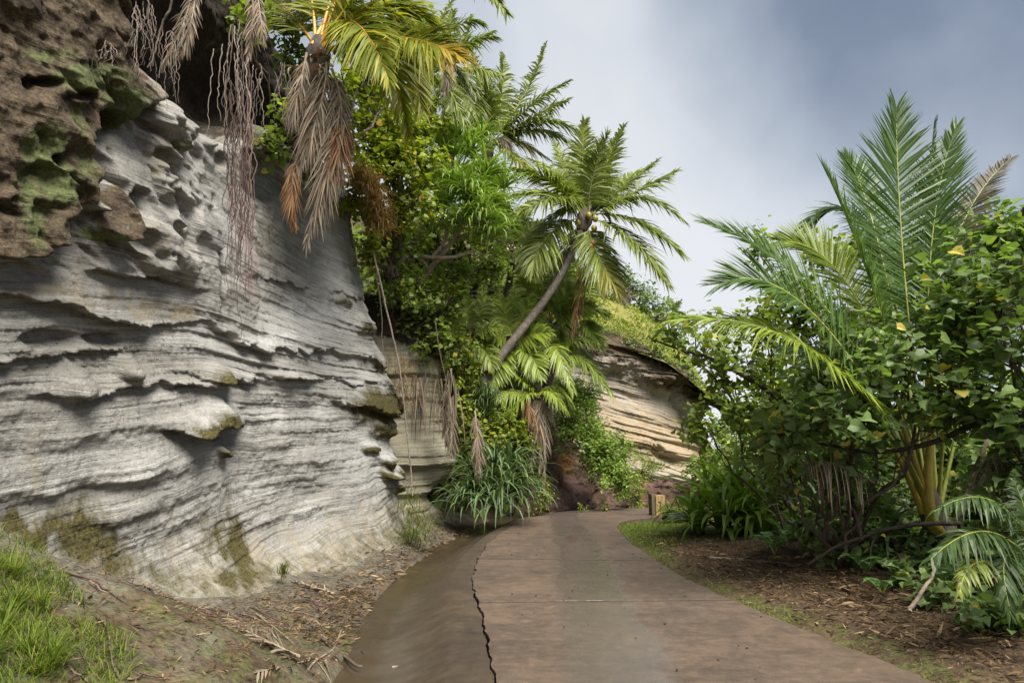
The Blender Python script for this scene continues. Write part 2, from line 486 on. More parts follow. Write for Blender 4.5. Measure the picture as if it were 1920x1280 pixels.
M['dry_grass'] = leaf_mat('dry_grass_blade', [(0, (0.20, 0.12, 0.04)), (.5, (0.34, 0.22, 0.08)), (1, (0.42, 0.30, 0.12))], 0.65, 0.3, tcol=(1.1, .95, .6), gain=.9)
M['litter'] = leaf_mat('fallen_leaf', [(0, (0.025, 0.016, 0.010)), (.5, (0.085, 0.055, 0.03)), (.8, (0.17, 0.11, 0.058)), (1, (0.30, 0.22, 0.13))], 0.75, 0.05, tcol=(1, .8, .6), spec=0.2)
M['bark'] = plain_mat('dark_bark', [(0, (0.03, 0.022, 0.016)), (.5, (0.07, 0.052, 0.038)), (1, (0.15, 0.115, 0.085))], 0.85, 14, 0.6)
M['bark_pale'] = plain_mat('pale_bark', [(0, (0.10, 0.075, 0.055)), (.5, (0.20, 0.155, 0.115)), (1, (0.32, 0.26, 0.20))], 0.85, 12, 0.6)
M['root'] = plain_mat('root_fibre', [(0, (0.06, 0.045, 0.036)), (.5, (0.16, 0.125, 0.10)), (1, (0.30, 0.25, 0.21))], 0.85, 20, 0.4)
M['root_red'] = plain_mat('red_root_fibre', [(0, (0.05, 0.032, 0.026)), (.5, (0.10, 0.066, 0.054)), (1, (0.19, 0.135, 0.11))], 0.85, 20, 0.4)
M['rib_green'] = plain_mat('green_midrib', [(0, (0.14, 0.19, 0.03)), (.5, (0.24, 0.27, 0.05)), (1, (0.36, 0.34, 0.09))], 0.4, 6, 0.1)
M['rib_yellow'] = plain_mat('yellow_midrib', [(0, (0.13, 0.10, 0.014)), (.5, (0.23, 0.175, 0.022)), (1, (0.32, 0.25, 0.04))], 0.38, 6, 0.1)
M['rib_orange'] = plain_mat('orange_midrib', [(0, (0.28, 0.12, 0.012)), (.5, (0.46, 0.22, 0.018)), (1, (0.52, 0.32, 0.04))], 0.38, 6, 0.1)
M['rib_dead'] = plain_mat('dead_midrib', [(0, (0.14, 0.10, 0.07)), (.5, (0.26, 0.20, 0.14)), (1, (0.36, 0.29, 0.21))], 0.7, 12, 0.3)
M['coconut'] = plain_mat('coconut_husk', [(0, (0.13, 0.11, 0.02)), (.5, (0.23, 0.19, 0.035)), (1, (0.33, 0.24, 0.05))], 0.45, 6, 0.1)
M['coconut_brown'] = plain_mat('brown_coconut_husk', [(0, (0.12, 0.055, 0.02)), (.5, (0.25, 0.13, 0.045)), (1, (0.35, 0.20, 0.08))], 0.6, 9, 0.3)
M['fibre'] = plain_mat('trunk_fibre', [(0, (0.035, 0.028, 0.022)), (.5, (0.085, 0.068, 0.055)), (1, (0.17, 0.14, 0.115))], 0.85, 18, 0.6, 0.02, (1, 1, .4))
M['post'] = plain_mat('weathered_post', [(0, (0.10, 0.06, 0.025)), (.5, (0.26, 0.17, 0.07)), (1, (0.40, 0.30, 0.14))], 0.8, 7, 0.5, 0.01, (1, 1, .25))
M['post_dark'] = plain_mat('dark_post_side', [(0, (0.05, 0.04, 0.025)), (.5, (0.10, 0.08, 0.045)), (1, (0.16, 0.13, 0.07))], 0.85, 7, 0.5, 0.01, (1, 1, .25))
M['blackrock'] = plain_mat('dark_basalt', [(0, (0.012, 0.012, 0.010)), (.5, (0.032, 0.030, 0.024)), (1, (0.07, 0.068, 0.05))], 0.8, 9, 0.8, 0.04)
M['pebble'] = plain_mat('road_nut', [(0, (0.015, 0.012, 0.009)), (.5, (0.035, 0.028, 0.02)), (1, (0.07, 0.055, 0.04))], 0.8, 30, 0.5)

def trunk_mat():
    m, nt = new_mat('ringed_palm_trunk'); t = NT(nt)
    v = t.pos(); n1 = t.noise(v, 9, 6, 0.65)
    n2 = t.noise(t.mapping(v, (1, 1, .35)), 30, 4)
    ring = t.math('FRACT', t.math('MULTIPLY', t.attr('tip'), 46.0))
    f = t.math('ADD', t.math('MULTIPLY', n1, 0.6), t.math('MULTIPLY', n2, 0.4))
    c = t.ramp(t.rng(f, 0.32, 0.68), [(0, (0.05, 0.041, 0.032)), (.5, (0.105, 0.087, 0.069)), (1, (0.19, 0.165, 0.135))])
    c = t.mix(t.rng(ring, 0.80, 0.95, 0, 0.75), c, (0.05, 0.04, 0.03))
    t.out(t.bsdf(c, 0.85, t.bump(f, 0.6, 0.02)))
    return m
M['trunk'] = trunk_mat()

def rock_mat(name, base, dark, dip=1.0, warm=(0.25, 0.205, 0.125)):
    """layered tuff: attributes along, strata (height through the beds), moss, brown, ochre, wet, white, soil"""
    m, nt = new_mat(name); t = NT(nt)
    p = t.pos()
    st = t.n('ShaderNodeCombineXYZ')
    t.put(st.inputs[0], t.attr('along')); t.put(st.inputs[1], t.attr('strata')); st.inputs[2].default_value = 3.1
    lay = t.noise(t.mapping(st.outputs[0], (0.45, 11, 1)), 1.0, 7, 0.62)
    lay2 = t.noise(t.mapping(st.outputs[0], (1.2, 46, 1)), 1.0, 3, 0.6)
    grain = t.noise(p, 34, 6, 0.7)
    blot = t.noise(p, 1.7, 5, 0.6, 0.4)
    med = t.noise(p, 7.5, 6, 0.65, 0.3)
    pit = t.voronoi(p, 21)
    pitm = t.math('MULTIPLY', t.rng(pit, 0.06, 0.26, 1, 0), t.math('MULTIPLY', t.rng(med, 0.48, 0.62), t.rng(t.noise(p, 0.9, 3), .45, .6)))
    f = t.math('ADD', t.math('MULTIPLY', lay, 0.55), t.math('ADD', t.math('MULTIPLY', blot, 0.3), t.math('MULTIPLY', lay2, 0.15)))
    c = t.ramp(t.rng(f, 0.34, 0.66), [(0, dark), (.45, tuple((a + b) / 2 for a, b in zip(base, dark))), (.75, base), (1, tuple(min(0.66, x * 1.18) for x in base))])
    gr_ = t.rng(t.math('ADD', t.attr('patina'), t.math('MULTIPLY', t.math('SUBTRACT', blot, 0.5), 1.3)), 0.15, 0.95, 0, 0.8)
    c = t.mix(gr_, c, t.mix(1.0, c, (0.50, 0.48, 0.43), 'MULTIPLY'))
    c = t.mix(t.rng(t.attr('white'), 0, 1, 0, 0.85), c, (0.50, 0.497, 0.48))
    c = t.mix(t.math('MULTIPLY', t.rng(lay2, 0.34, 0.46, 0.8, 0.0), t.rng(blot, 0.36, 0.54)), c, t.mix(1.0, c, (0.45, 0.44, 0.42), 'MULTIPLY'))
    c = t.mix(t.rng(grain, 0.36, 0.62, 0.55, 0.0), c, t.mix(1.0, c, (0.5, 0.48, 0.45), 'MULTIPLY'))
    def mask(attr, k=1.0, lo=0.32, hi=0.62, nz=None, namp=1.1):
        return t.rng(t.math('ADD', t.math('MULTIPLY', t.attr(attr), k), t.math('MULTIPLY', t.math('SUBTRACT', nz if nz is not None else med, 0.5), namp)), lo, hi)
    sk0 = t.noise(t.mapping(p, (3.4, 3.4, 1.5), rot=(0, .5, 0)), 1.0, 7, 0.72, 0.6)
    c = t.mix(t.math('MULTIPLY', mask('ochre', 1, 0.25, 1.15, sk0, 2.2), 0.75), c, t.mix(med, warm, (0.21, 0.16, 0.075)))
    br = t.mix(t.rng(med, 0.36, 0.64), t.mix(t.rng(grain, 0.35, 0.65), (0.016, 0.012, 0.008), (0.065, 0.045, 0.028)), t.mix(t.rng(grain, 0.35, 0.65), (0.045, 0.034, 0.021), (0.14, 0.105, 0.066)))
    c = t.mix(mask('brown'), c, br)
    ol = t.mix(t.rng(grain, 0.35, 0.7), (0.022, 0.019, 0.007), (0.115, 0.098, 0.032))
    sk_ = t.noise(t.mapping(p, (5, 5, 1.3)), 1.0, 6, 0.7, 0.5)
    c = t.mix(mask('olive', 1, 0.18, 0.85, sk_, 2.0), c, ol)
    ms = t.mix(t.rng(grain, 0.35, 0.7), (0.04, 0.052, 0.018), (0.15, 0.165, 0.065))
    c = t.mix(mask('moss', 1, 0.4, 0.72, t.noise(p, 12, 5, 0.7)), c, ms)
    c = t.mix(t.math('MULTIPLY', mask('red', 1, 0.25, 1.1, t.noise(t.mapping(p, (9, 9, .6)), 1.0, 5, .7), 2.0), 0.55), c, (0.20, 0.14, 0.12))
    so = t.mix(t.rng(grain, 0.35, 0.7), (0.012, 0.010, 0.008), (0.055, 0.042, 0.030))
    c = t.mix(mask('soil', 1, 0.35, 0.6), c, so)
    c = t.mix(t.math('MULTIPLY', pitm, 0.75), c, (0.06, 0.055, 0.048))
    h = t.math('ADD', t.math('MULTIPLY', lay, 0.40), t.math('MULTIPLY', lay2, 0.16))
    h = t.math('ADD', h, t.math('MULTIPLY', grain, 0.26))
    h = t.math('SUBTRACT', h, t.math('MULTIPLY', pitm, 0.35))
    h = t.math('ADD', h, t.math('MULTIPLY', med, 0.3))
    nrm = t.bump(h, 1.0, 0.07)
    t.out(t.bsdf(c, 0.88, nrm, 0.25))
    return m
M['tuff'] = rock_mat('layered_grey_tuff', (0.37, 0.362, 0.338), (0.175, 0.168, 0.152))
M['tuff_far'] = rock_mat('layered_buff_tuff', (0.36, 0.33, 0.285), (0.17, 0.15, 0.125), warm=(0.36, 0.25, 0.14))
M['tuff_olive'] = rock_mat('layered_olive_tuff', (0.34, 0.32, 0.245), (0.17, 0.155, 0.11))

def earth_mat(name, stops, rough=0.9, scale=3.0, mossc=None, dist=0.06, clay=False):
    m, nt = new_mat(name); t = NT(nt)
    p = t.pos()
    n1 = t.noise(p, scale, 7, 0.62, 0.3); n2 = t.noise(p, scale * 9, 5, 0.7); v = t.voronoi(p, 30)
    f = t.math('ADD', t.math('MULTIPLY', n1, 0.5), t.math('MULTIPLY', n2, 0.5))
    c = t.ramp(t.rng(f, 0.34, 0.66), stops)
    if mossc:
        mk = t.rng(t.math('ADD', t.math('MULTIPLY', t.attr('moss'), 0.9), t.math('MULTIPLY', t.math('SUBTRACT', t.noise(p, 5.5, 6, 0.7), 0.5), 1.6)), 0.35, 0.7)
        c = t.mix(mk, c, t.mix(t.rng(n2, .35, .65), tuple(x * 0.5 for x in mossc), mossc))
    if clay:
        ck = t.rng(t.math('ADD', t.attr('clay'), t.math('MULTIPLY', t.math('SUBTRACT', t.noise(p, 1.8, 6, 0.65, .4), 0.5), 1.5)), 0.3, 0.75)
        c = t.mix(ck, c, t.ramp(t.rng(f, .34, .66), [(0, (0.042, 0.036, 0.025)), (.5, (0.092, 0.080, 0.058)), (1, (0.165, 0.15, 0.112))]))
    h = t.math('ADD', t.math('MULTIPLY', n1, 0.5), t.math('MULTIPLY', n2, 0.4))
    h = t.math('ADD', h, t.math('MULTIPLY', v, 0.25))
    t.out(t.bsdf(c, rough, t.bump(h, 0.8, dist), 0.3))
    return m
M['verge'] = earth_mat('leaf_mould_soil', [(0, (0.022, 0.014, 0.008)), (.5, (0.066, 0.042, 0.023)), (1, (0.15, 0.098, 0.052))], 0.9, 2.6, (0.10, 0.12, 0.028), clay=True)
M['redearth'] = earth_mat('red_brown_earth', [(0, (0.030, 0.016, 0.012)), (.4, (0.080, 0.045, 0.034)), (.75, (0.135, 0.085, 0.070)), (1, (0.22, 0.15, 0.12))], 0.8, 1.8, (0.24, 0.13, 0.035), 0.12)
M['hillsoil'] = earth_mat('hillside_soil', [(0, (0.022, 0.017, 0.010)), (.5, (0.06, 0.048, 0.026)), (1, (0.12, 0.105, 0.05))], 0.95, 1.4, (0.13, 0.14, 0.03), 0.1)
M['hillgrass'] = earth_mat('dry_hill_grass', [(0, (0.09, 0.10, 0.025)), (.5, (0.18, 0.17, 0.045)), (1, (0.32, 0.26, 0.075))], 0.95, 1.1, (0.10, 0.15, 0.03), 0.12)

def road_mat(name, gutter=False):
    m, nt = new_mat(name); t = NT(nt)
    p = t.pos()
    n1 = t.noise(p, 0.9, 6, 0.6, 0.3)
    broom = t.noise(t.mapping(p, (1.6, 26, 1), rot=(0, 0, math.radians(-6))), 1.0, 5, 0.6)
    streak = t.noise(t.mapping(p, (0.9, 4.2, 1), rot=(0, 0, math.radians(-5))), 1.0, 6, 0.65, 0.3)
    g = t.noise(p, 120, 3, 0.7)
    agg = t.voronoi(p, 85)
    f = t.math('ADD', t.math('MULTIPLY', n1, 0.36), t.math('ADD', t.math('MULTIPLY', streak, 0.20), t.math('ADD', t.math('MULTIPLY', broom, 0.10), t.math('MULTIPLY', t.noise(p, 4.5, 7, 0.68, .5), 0.34))))
    if gutter:
        c = t.ramp(t.rng(f, 0.34, 0.66), [(0, (0.022, 0.015, 0.008)), (.5, (0.052, 0.036, 0.020)), (1, (0.105, 0.074, 0.045))])
        wet = t.rng(t.math('ADD', t.attr('wet'), t.math('MULTIPLY', t.math('SUBTRACT', n1, 0.5), 1.2)), 0.3, 0.75)
        c = t.mix(t.math('MULTIPLY', mossm(t, p), t.math('MULTIPLY', t.attr('moss'), 0.6)), c, (0.060, 0.046, 0.020))
    else:
        c = t.ramp(t.rng(f, 0.37, 0.64), [(0, (0.050, 0.036, 0.027)), (.4, (0.094, 0.066, 0.046)), (.75, (0.136, 0.094, 0.064)), (1, (0.19, 0.13, 0.086))])
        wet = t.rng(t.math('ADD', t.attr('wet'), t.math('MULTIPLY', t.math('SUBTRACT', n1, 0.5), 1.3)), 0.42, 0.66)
    mot = t.noise(p, 11, 6, 0.72, .2)
    c = t.mix(t.rng(mot, 0.34, 0.62, 0.62, 0), c, t.mix(1.0, c, (0.55, 0.52, 0.49), 'MULTIPLY'))
    c = t.mix(t.rng(mot, 0.56, 0.72, 0, 0.45), c, t.mix(1.0, c, (1.5, 1.4, 1.25), 'MULTIPLY'))
    c = t.mix(t.rng(g, 0.3, 0.7, 0.55, 0), c, t.mix(1.0, c, (0.5, 0.48, 0.45), 'MULTIPLY'))
    c = t.mix(t.rng(agg, 0.0, 0.16, 0.4, 0), c, t.mix(1.0, c, (1.7, 1.65, 1.6), 'MULTIPLY'))
    c = t.mix(t.math('MULTIPLY', wet, 0.42), c, (0.100, 0.093, 0.089) if not gutter else (0.040, 0.030, 0.020))  # lane wet band: sky sheen put into base colour as grey; gutter: damp darkening
    sp_ = t.voronoi(p, 24)
    c = t.mix(t.rng(sp_, 0.05, 0.13, 0.75, 0), c, (0.03, 0.024, 0.02))
    pud = t.rng(t.math('ADD', t.attr('puddle'), t.math('MULTIPLY', t.math('SUBTRACT', streak, 0.5), 1.0)), 0.45, 0.6)
    r = t.math('SUBTRACT', t.rng(wet, 0, 1, 0.68, 0.26), t.math('MULTIPLY', pud, 0.14), clamp=True)
    h = t.math('ADD', t.math('MULTIPLY', broom, 0.5), t.math('MULTIPLY', g, 0.5))
    bp = t.n('ShaderNodeBump'); t.L.new(h, bp.inputs['Height']); bp.inputs['Distance'].default_value = 0.012
    t.put(bp.inputs['Strength'], t.math('MULTIPLY', t.math('SUBTRACT', 1.0, t.math('MAXIMUM', pud, t.math('MULTIPLY', wet, .8))), 0.6))
    t.out(t.bsdf(c, r, bp.outputs['Normal'], 0.5))
    return m
def mossm(t, p):
    return t.rng(t.noise(p, 3.0, 6, 0.7), 0.42, 0.62)
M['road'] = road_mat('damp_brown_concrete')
M['gutter'] = road_mat('wet_gutter_concrete', True)
# ------------------------------------------------------------------ road, gutter, ground
edgeL = [(0.05, 1.0, 0), (0.0, 3.2, 0)] + [tuple(G(*q)) for q in ((922, 1230), (896, 1130), (888, 1085), (904, 1032), (940, 999), (990, 973))] + [(1.5, 19.6, 0), (3.6, 20.8, 0), (8, 21.2, 0), (16, 20, 0)]
edgeR = [(3.9, 1.0, 0), (3.45, 3.2, 0)] + [tuple(G(*q)) for q in ((1590, 1215), (1376, 1126), (1285, 1083), (1212, 1038), (1168, 1004), (1161, 981))] + [(3.2, 17.4, 0), (4.6, 18.0, 0), (8, 18.0, 0), (15, 17, 0)]
NE = 660
EL = spline(edgeL, NE); ER = spline(edgeR, NE)
def xl(y):   # x of the road's left edge
    return np.interp(y, EL[:int(NE * 8 / 11), 1], EL[:int(NE * 8 / 11), 0])
def xr(y):
    return np.interp(y, ER[:int(NE * 7.6 / 11), 1], ER[:int(NE * 7.6 / 11), 0])
CLIFF = [(-4.9, 0.5), (-4.55, 2.5), (-4.15, 4.5), (-3.72, 6.5), (-3.20, 8.8), (-2.70, 11.2), (-2.22, 13.2), (-2.12, 14.0), (-2.5, 14.8), (-3.4, 15.5)]
cl = spline([(*q, 0) for q in CLIFF], 900)
def xw(y):   # x of the cliff foot
    return np.interp(y, cl[:700, 1], cl[:700, 0])

# road slabs: separate pours with open joints between them
road = root('road', (0.8, 8, 0), 'damp brown concrete lane curving right between the cliff and the bushes', None, kind='structure')
joints_y = [1.0, 3.9, 7.75, 10.9, 14.3]
jv = [float(np.interp(y, EL[:480, 1], np.arange(480))) for y in joints_y] + [505, 560, 655]
for k in range(len(jv) - 1):
    a, b = jv[k], jv[k + 1]
    n, mcols = 90 if k < 5 else 50, 70
    vv = np.linspace(a, b, n)
    Lp = np.stack([np.interp(vv, np.arange(NE), EL[:, i]) for i in range(3)], 1)
    Rp = np.stack([np.interp(vv, np.arange(NE), ER[:, i]) for i in range(3)], 1)
    u = np.linspace(0, 1, mcols)
    P = Lp[:, None] * (1 - u)[None, :, None] + Rp[:, None] * u[None, :, None]
    # broken edges at the joints
    jag = fbm(P[..., 0] * 9, P[..., 1] * 0 + k * 3.3, 3, 4) * 0.03
    endw = np.exp(-(vv - a) / 1.5)[:, None] * 1.0
    endw2 = np.exp(-(b - vv) / 1.5)[:, None]
    P[..., 1] += jag * endw + (0.05 + 0.03 * np.abs(jag) / 0.03) * endw
    jag2 = fbm(P[..., 0] * 9, P[..., 1] * 0 + (k + 1) * 3.3, 3, 4) * 0.03
    P[..., 1] += jag2 * endw2 - 0.006 * endw2
    ej = fbm(P[..., 1] * 7, P[..., 1] * 0 + 2.2, 9, 5) * 0.07 + fbm(P[..., 1] * 1.1, P[..., 1] * 0 + 7, 19, 2) * 0.05
    P[..., 0] += ej * np.exp(-u / 0.015)[None] + (0.001 + 0.024 * sstep(.25, .95, vnoise(P[..., 1] * 2.1, P[..., 1] * 0 + 1.5, 27)) * sstep(17, 6, P[..., 1])) * np.exp(-u / 0.015)[None]
    ejr = fbm(P[..., 1] * 5, P[..., 1] * 0 + 5.2, 13, 5) * 0.10
    P[..., 0] += ejr * np.exp(-(1 - u) / 0.02)[None]
    P[..., 2] = 0.010 + fbm(P[..., 0] * 0.8, P[..., 1] * 0.8, 4, 3) * 0.015
    edge = np.minimum(np.minimum(u, 1 - u)[None] * 3.0 / 0.02, np.minimum(vv - a, b - vv)[:, None] / 0.8)
    P[..., 2] -= 0.003 * np.clip(1 - edge, 0, 1)
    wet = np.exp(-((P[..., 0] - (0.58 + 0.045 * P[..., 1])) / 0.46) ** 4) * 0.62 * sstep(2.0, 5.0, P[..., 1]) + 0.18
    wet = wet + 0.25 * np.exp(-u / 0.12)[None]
    px, py = proj(P)
    pud = np.zeros_like(wet)
    for (cx, cy, rx, ry) in ((1135, 981, 26, 5), (1092, 976, 16, 4), (1085, 992, 15, 9), (1072, 1010, 13, 9), (1120, 1032, 10, 3)):
        pud = np.maximum(pud, np.exp(-((px - cx) / rx) ** 2 - ((py - cy) / ry) ** 2))
    mb = MB()
    mb.add(P, grid_faces(n, mcols)[:, ::-1])
    at = {'wet': np.clip(wet, 0, 1), 'puddle': pud}
    # skirt so that a slab has thickness
    rim = np.concatenate([np.arange(mcols), np.arange(1, n) * mcols + mcols - 1, (n - 1) * mcols + np.arange(mcols - 2, -1, -1), np.arange(n - 2, 0, -1) * mcols])
    Pr = P.reshape(-1, 3)[rim]; Pb = Pr - A(0, 0, 0.12)
    m = len(rim); i = np.arange(m); i2 = (i + 1) % m
    mb.add(np.vstack([Pr, Pb]), np.stack([i, i2, i2 + m, i + m], 1))
    for q in at: at[q] = np.concatenate([at[q].ravel(), np.full(2 * m, 0.3 if q == 'wet' else 0.0)])
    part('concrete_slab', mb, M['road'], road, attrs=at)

for k in (2, 3, 4):                       # dirt packed into the joints
    a_ = np.array([np.interp(jv[k], np.arange(NE), EL[:, i]) for i in range(3)]); b_ = np.array([np.interp(jv[k], np.arange(NE), ER[:, i]) for i in range(3)])
    u_ = np.linspace(0.004, .996, 80)[:, None]; cl_ = a_ * (1 - u_) + b_ * u_ + A(0, .012, -.006)
    cl_[:, 2] += rng.normal(0, .002, 80)
    q_ = np.stack([cl_ - A(0, .07, 0.004), cl_ + A(0, .07, 0.002)], 1)
    mb = MB(); mb.add(q_, grid_faces(80, 2)[:, ::-1]); part('joint_filler', mb, M['blackrock'], road)

# drain channel beside the lane
nG = 420
iv = np.linspace(20, 470, nG)
Lp = np.stack([np.interp(iv, np.arange(NE), EL[:, i]) for i in range(3)], 1)
tan = norm(np.gradient(Lp, axis=0)); nl = np.stack([-tan[:, 1], tan[:, 0], tan[:, 2] * 0], 1)
off = np.array([0.012, 0.05, 0.12, 0.2, 0.27, 0.32, 0.36, 0.42, 0.5, 0.6, 0.7, 0.8, 0.9, 1.0, 1.1, 1.2, 1.3, 1.42, 1.55])
hz = np.interp(off, [0, 0.03, 0.1, 0.29, 0.38, 0.75, 0.95, 1.2, 1.55], [-0.02, 0.004, 0.006, 0.0, -0.03, -0.19, -0.235, -0.20, -0.14])
Y = Lp[:, 1]
wid = np.interp(Y, [1, 8, 12, 15, 18, 20], [1.05, 1.0, 0.85, 0.72, 0.6, 0.5])
of2 = off[None] * np.where(off[None] < 0.3, 1.0, wid[:, None])
P = Lp[:, None] + nl[:, None] * of2[..., None]
P[..., 2] = hz[None] * np.interp(Y, [1, 12, 16, 20], [1, .9, .55, .3])[:, None]
P[..., 0] += (fbm(P[..., 1] * 7, P[..., 1] * 0 + 2.2, 9, 5) * 0.07 + fbm(P[..., 1] * 1.1, P[..., 1] * 0 + 7, 19, 2) * 0.05) * np.exp(-off / 0.05)[None]
rip = np.sin(P[..., 1] * 26 + P[..., 0] * 9 + 5 * fbm(P[..., 0] * 1.5, P[..., 1] * 1.5, 6, 2)) * 0.010 * np.exp(-((off - 0.55) / 0.25) ** 2)[None] * sstep(9, 4, Y)[:, None]
P[..., 2] += rip + fbm(P[..., 0] * 2.5, P[..., 1] * 2.5, 8, 4) * 0.02 * sstep(0.2, 0.5, off)[None]
mb = MB(); mb.add(P, grid_faces(nG, len(off)))
wet = np.broadcast_to(np.interp(off, [0, 0.3, 0.5, 1.0, 1.5], [0.15, 0.3, 0.55, 0.9, 0.7])[None], P.shape[:2])
gut = single('gutter', mb, M['gutter'], (-0.8, 8, -0.1), 'wet brown concrete drain channel along the left edge of the lane', None, 'structure',
             attrs={'wet': wet, 'puddle': np.exp(-((of2 - 0.95) / 0.12) ** 2) * 0.5 * sstep(4.5, 6.5, Y)[:, None] * sstep(9, 7, Y)[:, None],
                    'moss': np.broadcast_to(sstep(0.3, 0.8, off)[None], P.shape[:2])})

# the ground: one sheet, fine near the camera, reaching far out
gx = np.concatenate([[-400, -200, -100, -50, -25, -14, -9, -6.8], np.linspace(-5.6, 7.5, 262), [8.5, 10, 13, 18, 30, 60, 120, 250, 400]])
gy = np.concatenate([[-60, -25, -8, 0, 1.5], np.linspace(2.4, 20.5, 310), [22, 25, 30, 40, 60, 100, 180, 300, 600]])
X, Yg = np.meshgrid(gx, gy, indexing='ij')
def ground_z(x, y):
    e = xl(y) - x
    ew = np.maximum(xl(y) - xw(np.clip(y, 0.6, 13.4)), 1.8)
    H = np.interp(y, [0, 3.5, 5.4, 6.1, 6.9, 8.0, 11, 14], [0.75, 1.0, 1.02, 0.66, 0.24, 0.10, 0.10, 0.16])
    u = np.clip((e - 1.22 * np.interp(y, [1, 8, 12, 15, 18], [1.05, 1, .85, .72, .6])) / (ew - 1.2), 0, 1.6)
    zl = -0.17 + (0.17 + H) * (u ** (1.0 - 0.25 * sstep(7, 5, y)))
    zl = zl + fbm(x * 1.4, y * 1.4, 21, 4) * 0.16 * sstep(0, 0.2, u) + fbm(x * 7, y * 7, 24, 3) * 0.035 * sstep(0, .1, u)
    zl = np.where((e > 0) & (e < 1.22 * np.interp(y, [1, 8, 12, 15, 18], [1.05, 1, .85, .72, .6])), -0.34, zl)
    er = x - xr(y)
    zr = -0.035 + 0.05 * sstep(0.0, 0.5, er) + 0.10 * sstep(0.8, 2.4, er) + 0.25 * sstep(3, 8, er)
    zr = zr + fbm(x * 2.2, y * 2.2, 22, 4) * 0.09 * sstep(0.0, 0.8, er) + fbm(x * 9, y * 9, 26, 3) * 0.03 * sstep(0, .15, er)
    z = np.where(e > 0, zl, np.where(er > -0.02, zr, -0.13))
    far = (y > 16.6) & (x > -0.6)
    zf = -0.13 + 0 * x
    z = np.where(far & (er < 0.0 + 60), np.where(y > 16.6, zf, z), z)
    # the strip right of the bend, between lane and bushes
    return z
Z = ground_z(X, Yg)
outer = (np.abs(X) > 7.8) | (Yg > 21) | (Yg < 1)
Z = np.where(outer & (X < -5.8), -0.2, Z)
P = np.stack([X, Yg, Z], -1)
er = X - xr(Yg)
mo = 0.16 + np.exp(-((er - 0.25) / 0.35) ** 2) * 0.35 + sstep(11, 15, Yg) * sstep(0, .2, er) * 0.75 + np.where(er < 0, 0.35, 0) * sstep(9, 7, Yg)
mb = MB(); mb.add(P, grid_faces(len(gx), len(gy)))
ground = single('ground', mb, M['verge'], (0, 0, 0), 'brown leaf mould and soil along both sides of the lane', None, 'structure', attrs={'moss': mo, 'clay': np.where(er < -1, 1, 0) * (0.45 + 0.5 * sstep(.9, .3, (X - xw(np.clip(Yg, .6, 13.4))) / 1.6))})

# ------------------------------------------------------------------ cliffs
def sdf_poly(px, py, poly):
    """signed distance in photograph pixels, positive inside"""
    p = np.asarray(poly, float); q = np.roll(p, -1, 0)
    d = np.full(px.shape, 1e9); inside = np.zeros(px.shape, bool)
    for (x0, y0), (x1, y1) in zip(p, q):
        ex, ey = x1 - x0, y1 - y0
        wx, wy = px - x0, py - y0
        t = np.clip((wx * ex + wy * ey) / (ex * ex + ey * ey), 0, 1)
        d = np.minimum(d, (wx - t * ex) ** 2 + (wy - t * ey) ** 2)
        c = ((y0 <= py) & (y1 > py)) | ((y1 <= py) & (y0 > py))
        if abs(ey) > 1e-6:
            inside ^= c & (px < x0 + (py - y0) * ex / ey)
    return np.where(inside, 1, -1) * np.sqrt(d)

NS, NZ = 650, 470
# columns spaced so that each covers about the same angle seen from the lane
cy = np.interp(np.linspace(0, 1, 900), [0, 1], [0, 1])
wgt = 1.0 / np.maximum(np.linalg.norm(cl[:, :2], axis=1), 3.0) * np.where(cl[:, 1] < 3.0, 0.15, 1.0)
wgt = wgt * np.where(np.arange(900) > 690, 1.6, 1.0)
seg = np.concatenate([[0], np.cumsum((wgt[1:] + wgt[:-1]) / 2 * np.linalg.norm(np.diff(cl[:, :2], axis=0), axis=1))])
sarc = np.concatenate([[0], np.cumsum(np.linalg.norm(np.diff(cl[:, :2], axis=0), axis=1))])
q = np.linspace(0, seg[-1], NS)
B = np.stack([np.interp(q, seg, cl[:, i]) for i in range(2)], 1)
S = np.interp(q, seg, sarc)
tg = norm(np.gradient(B, axis=0)); NB = np.stack([tg[:, 1], -tg[:, 0]], 1)      # towards the lane
# smooth the facing so that displaced columns do not cross
for _ in range(30):
    NB[1:-1] = norm(NB[:-2] + NB[1:-1] * 2 + NB[2:])
zz = np.concatenate([np.linspace(-0.35, 6.2, NZ - 90), np.linspace(6.2, 9.2, 91)[1:]])
Sg, Zg = np.meshgrid(S, zz, indexing='ij')
Bx = B[:, 0][:, None] + 0 * Zg; By = B[:, 1][:, None] + 0 * Zg
nx = NB[:, 0][:, None]; ny = NB[:, 1][:, None]
back = sstep(5.5, 12.5, By)
batter = -0.03 * Zg - back * 0.125 * np.maximum(Zg - 1.0, 0) ** 1.12 - (1 - back) * 0.05 * np.maximum(Zg - 3, 0)
flare = 0.55 * np.exp(-np.maximum(Zg, 0) / 0.35) + 0.25 * np.exp(-np.maximum(Zg, 0) / 1.0) - 0.3
D = batter + flare
P0 = np.stack([Bx + nx * D, By + ny * D, Zg], -1)
px, py = proj(P0)
px = px + fbm(Sg * 2.3, Zg * 2.3, 31, 4) * 26
py = py + fbm(Sg * 2.3 + 40, Zg * 2.3, 35, 4) * 26
t = Zg - (0.15 - 0.018 * np.clip(Zg, 0, 5)) * (By - 5.3) + 0.30 * fbm(Sg * 0.30, Zg * 0.25, 40, 3) + 0.09 * fbm(Sg * 1.1, Zg * 0.8, 43, 3) + 0.12 * np.sin(Sg * 0.55 + 0.6)

